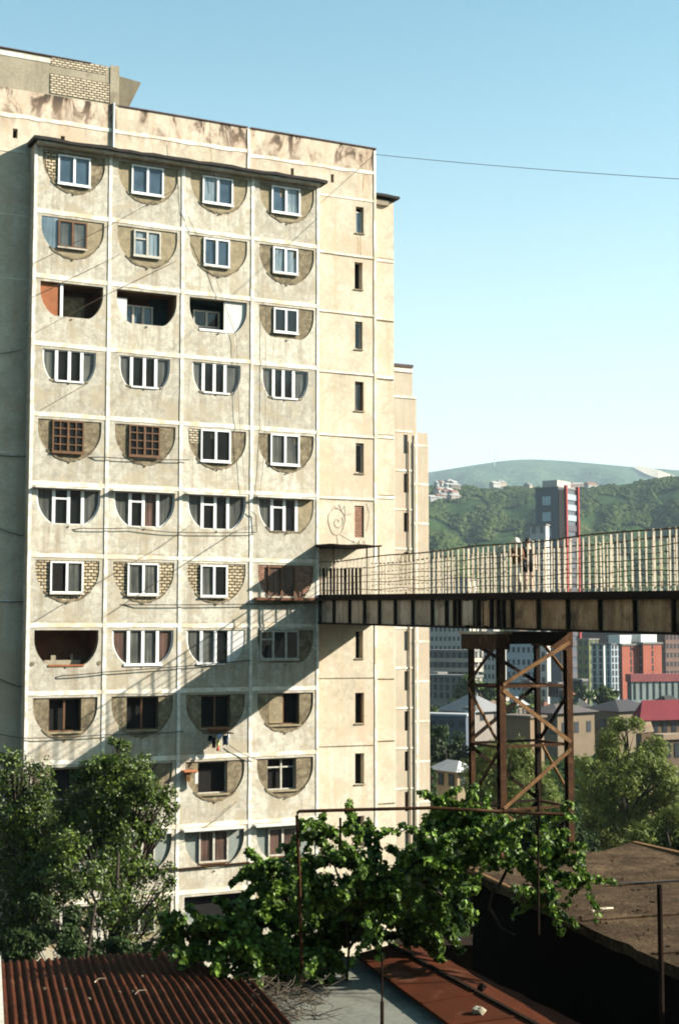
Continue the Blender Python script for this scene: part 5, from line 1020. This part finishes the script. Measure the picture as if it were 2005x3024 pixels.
# ---------------------------------------------------------------- cables, cable shadows built as cords, and laundry
def cable(label,pts,r=.016,mat=m_wire,sag=0,group='cables strung along the facade'):
    P=[]
    for i in range(len(pts)-1):
        a=Vector(pts[i]);b_=Vector(pts[i+1]); n=8
        for k in range(n): t=k/n; P.append(a+(b_-a)*t+Vector((0,0,-sag*4*t*(1-t))))
    P.append(Vector(pts[-1])); m=MB(); m.tube(P,r,5); o=m.build('cable',mat); return tag(o,label,'cable',group)
def wf(l,y=-.12): return [W(*(lambda q:(q[0],y if q[0]>-.1 else .66,q[1]))(inb(px,py,y if i or 1 else y))) for i,(px,py) in enumerate(l)]
C=[("black cable crossing the left wall and the brown grid windows to the third column",[(0,1336),(70,1341),(300,1350),(561,1358)],.02,.03),
("long black cable under the windows with lintel shelves, rising at its right end",[(0,1552),(76,1578),(242,1560),(395,1559),(510,1572),(759,1572),(756,1520),(742,1508)],.018,.02),
("black cable under the rubble stone infills running to the footbridge",[(0,1773),(70,1775),(414,1786),(925,1780)],.02,.03),
("sagging black cable below the open brown balcony, rising to the right",[(0,2000),(70,2030),(185,1995),(306,1985),(740,1950)],.02,.02),
("black cable above the left tree below the dark bare windows",[(0,2168),(75,2180),(306,2170),(542,2160)],.018,.03),
("short black cable on the shaded left wall beside the big windows",[(0,1036),(45,1030),(78,1024)],.014,.01),
("long diagonal cable shadow built as a cord crossing the top left balconies",[(105,776),(345,655),(529,553)],.010,.0),  # this and the diagonals below model cast cable shadows as solid cords
("diagonal cable shadow built as a cord below the second row of windows",[(96,878),(306,776),(357,750)],.010,.0),
("diagonal cable shadow built as a cord crossing the open balconies row",[(99,986),(306,875),(523,770)],.010,.0),
("long diagonal cable shadow as a cord from the rubble infills up to the third shelf",[(102,1837),(338,1693),(478,1613),(561,1553)],.010,.0),
("diagonal cable shadow built as a cord rising over the third stone infill",[(319,1817),(510,1690),(707,1562),(759,1550)],.010,.0),
("short diagonal cable shadow built as a cord below the tall glazed opening at upper left",[(120,1212),(255,1135)],.010,.0),
("slanting cable left of the lowest visible windows",[(540,2488),(640,2420),(700,2366)],.012,.0),
("thin drop cable hanging between the third and fourth columns",[(540,470),(548,620),(630,800),(700,1000),(705,1200),(728,1500)],.009,.0),
("thin drop cable in the fourth column",[(785,900),(784,1250),(775,1400),(765,1480)],.009,.0),
("pale twin rope hanging from the roof over the third window",[(620,360),(625,470),(640,560)],.008,.0)]
for l,p,r,sg in C: cable(l,wf(p),r,m_wire if r>.011 else m_dwire,sg)
a=W(XR-.05,.72,22.75); e=at(2350,548,52); P=[a+(e-a)*(k/24)+Vector((0,0,-.12*4*(k/24)*(1-k/24))) for k in range(25)]
b=MB(); b.tube(P,.013,5); tag(b.build('cable',m_wire),'lone cable crossing the open sky from the roof corner to the right','cable')
cl=thing('clothes_line','small clothes line on brackets under a dark window above the tree','clothes line',tuple(W(7.75,0,-4.4)),TH)
lx0,lz=inb(612,2168,-.5)[0],inb(612,2168,-.5)[1]
lx1=inb(684,2160,-.5)[0]
b=MB()
for yy in (-.28,-.5,-.7): b.tube([(lx0-7.75,yy,lz+4.4),(lx1-7.75,yy,lz+4.4)],.008,4)
b.build('line',m_wire,cl)
for x in (lx0,lx1): b=MB(); b.beam((x-7.75,0,lz+4.42),(x-7.75,-.75,lz+4.42),.03,.03); b.build('bracket',m_rustlit,cl)
b=MB(); b.box(lx0+.25-7.75,lx1-7.75,-.25,0,lz+4.55,lz+4.62); b.build('shelf',m_orange,cl)
def garment(lab,px0,px1,y0,y1,yy,c,cat='garment'):
    xa,za=inb(px0,y0,yy); xb,zb=inb(px1,y1,yy); za=min(za,lz-.005); m=MB(); n=6; k=4; vs=[]
    for i in range(n+1):
        for j in range(k+1):
            t=i/n;s_=j/k; x=xa+(xb-xa)*(t*(1-.12*s_)+.06*s_+.05*math.sin(s_*4+px0)); z=za+(zb-za)*s_*(1-.15*abs(math.sin(t*5+px1))); vs.append(W(x,yy+.035*math.sin(t*9+s_*3+px0),z))
    m.add(vs,[(i*(k+1)+j,(i+1)*(k+1)+j,(i+1)*(k+1)+j+1,i*(k+1)+j+1) for i in range(n) for j in range(k)])
    o=m.build(cat,plain('cloth_%d'%px0,c,.95,.05),smooth=True); sd=o.modifiers.new('t','SOLIDIFY'); sd.thickness=.012; tag(o,lab,cat,'washing on the clothes line'); return o
garment('black shirt at the left end of the washing',615,630,2172,2190,-.5,(.012,.012,.014)); garment('dark brown cloth hanging low left in the washing',626,638,2178,2212,-.7,(.03,.02,.018))
garment('pale yellow towel in the middle of the washing',639,650,2182,2207,-.5,(.60,.52,.22)); garment('light blue shirt at the top of the washing',643,655,2168,2184,-.28,(.35,.45,.62))
garment('red and dark sock at the foot of the yellow towel',640,648,2206,2219,-.5,(.55,.10,.06)); garment('dark navy trousers at the right end of the washing',657,675,2172,2203,-.5,(.012,.02,.035)); garment('white cloth hanging at the far right of the washing',671,678,2168,2182,-.28,(.75,.75,.72))
ws=cable('slanting cable from the washing down to the right joint',wf([(678,2200),(715,2225),(760,2243)]),.016,m_wire,.02); cable('slanting cable from the washing down to the left',wf([(625,2200),(600,2215),(575,2232)]),.012,m_dwire,.0)
sh=thing('shelf_box','orange board shelf with rags left of a dark window, by the tree top','shelf',tuple(W(6.4,0,-6.9)),TH)
xa,za=inb(542,2277,-.2); xb,_=inb(582,2283,-.2); b=MB(); b.box(xa-6.4,xb-6.4,-.35,0,za+6.85,za+6.92); b.build('board',surf('orange_board',(.55,.20,.08),(.42,.15,.06),3,20),sh)
b=MB(); b.box(xa+.12-6.4,xa+.3-6.4,-.25,-.1,za+6.45,za+6.849); b.build('support',m_rustlit,sh); b=MB(); b.box(xb-.12-6.4,xb+.02-6.4,-.3,-.2,za+6.35,za+6.845); b.build('rag',m_white,sh)
# ---------------------------------------------------------------- the air
hb=MB(); hb.box(-3600,4600,-420,6700,-60,640); mh=bpy.data.materials.new('haze'); mh.use_nodes=True; nt=mh.node_tree; nt.nodes.remove(nt.nodes['Principled BSDF']); pv=nt.nodes.new('ShaderNodeVolumePrincipled'); pv.inputs['Color'].default_value=(.68,.87,1,1); pv.inputs['Density'].default_value=.00008; nt.links.new(pv.outputs[0],nt.nodes['Material Output'].inputs['Volume'])
tag(hb.build('haze',mh),kind='stuff')
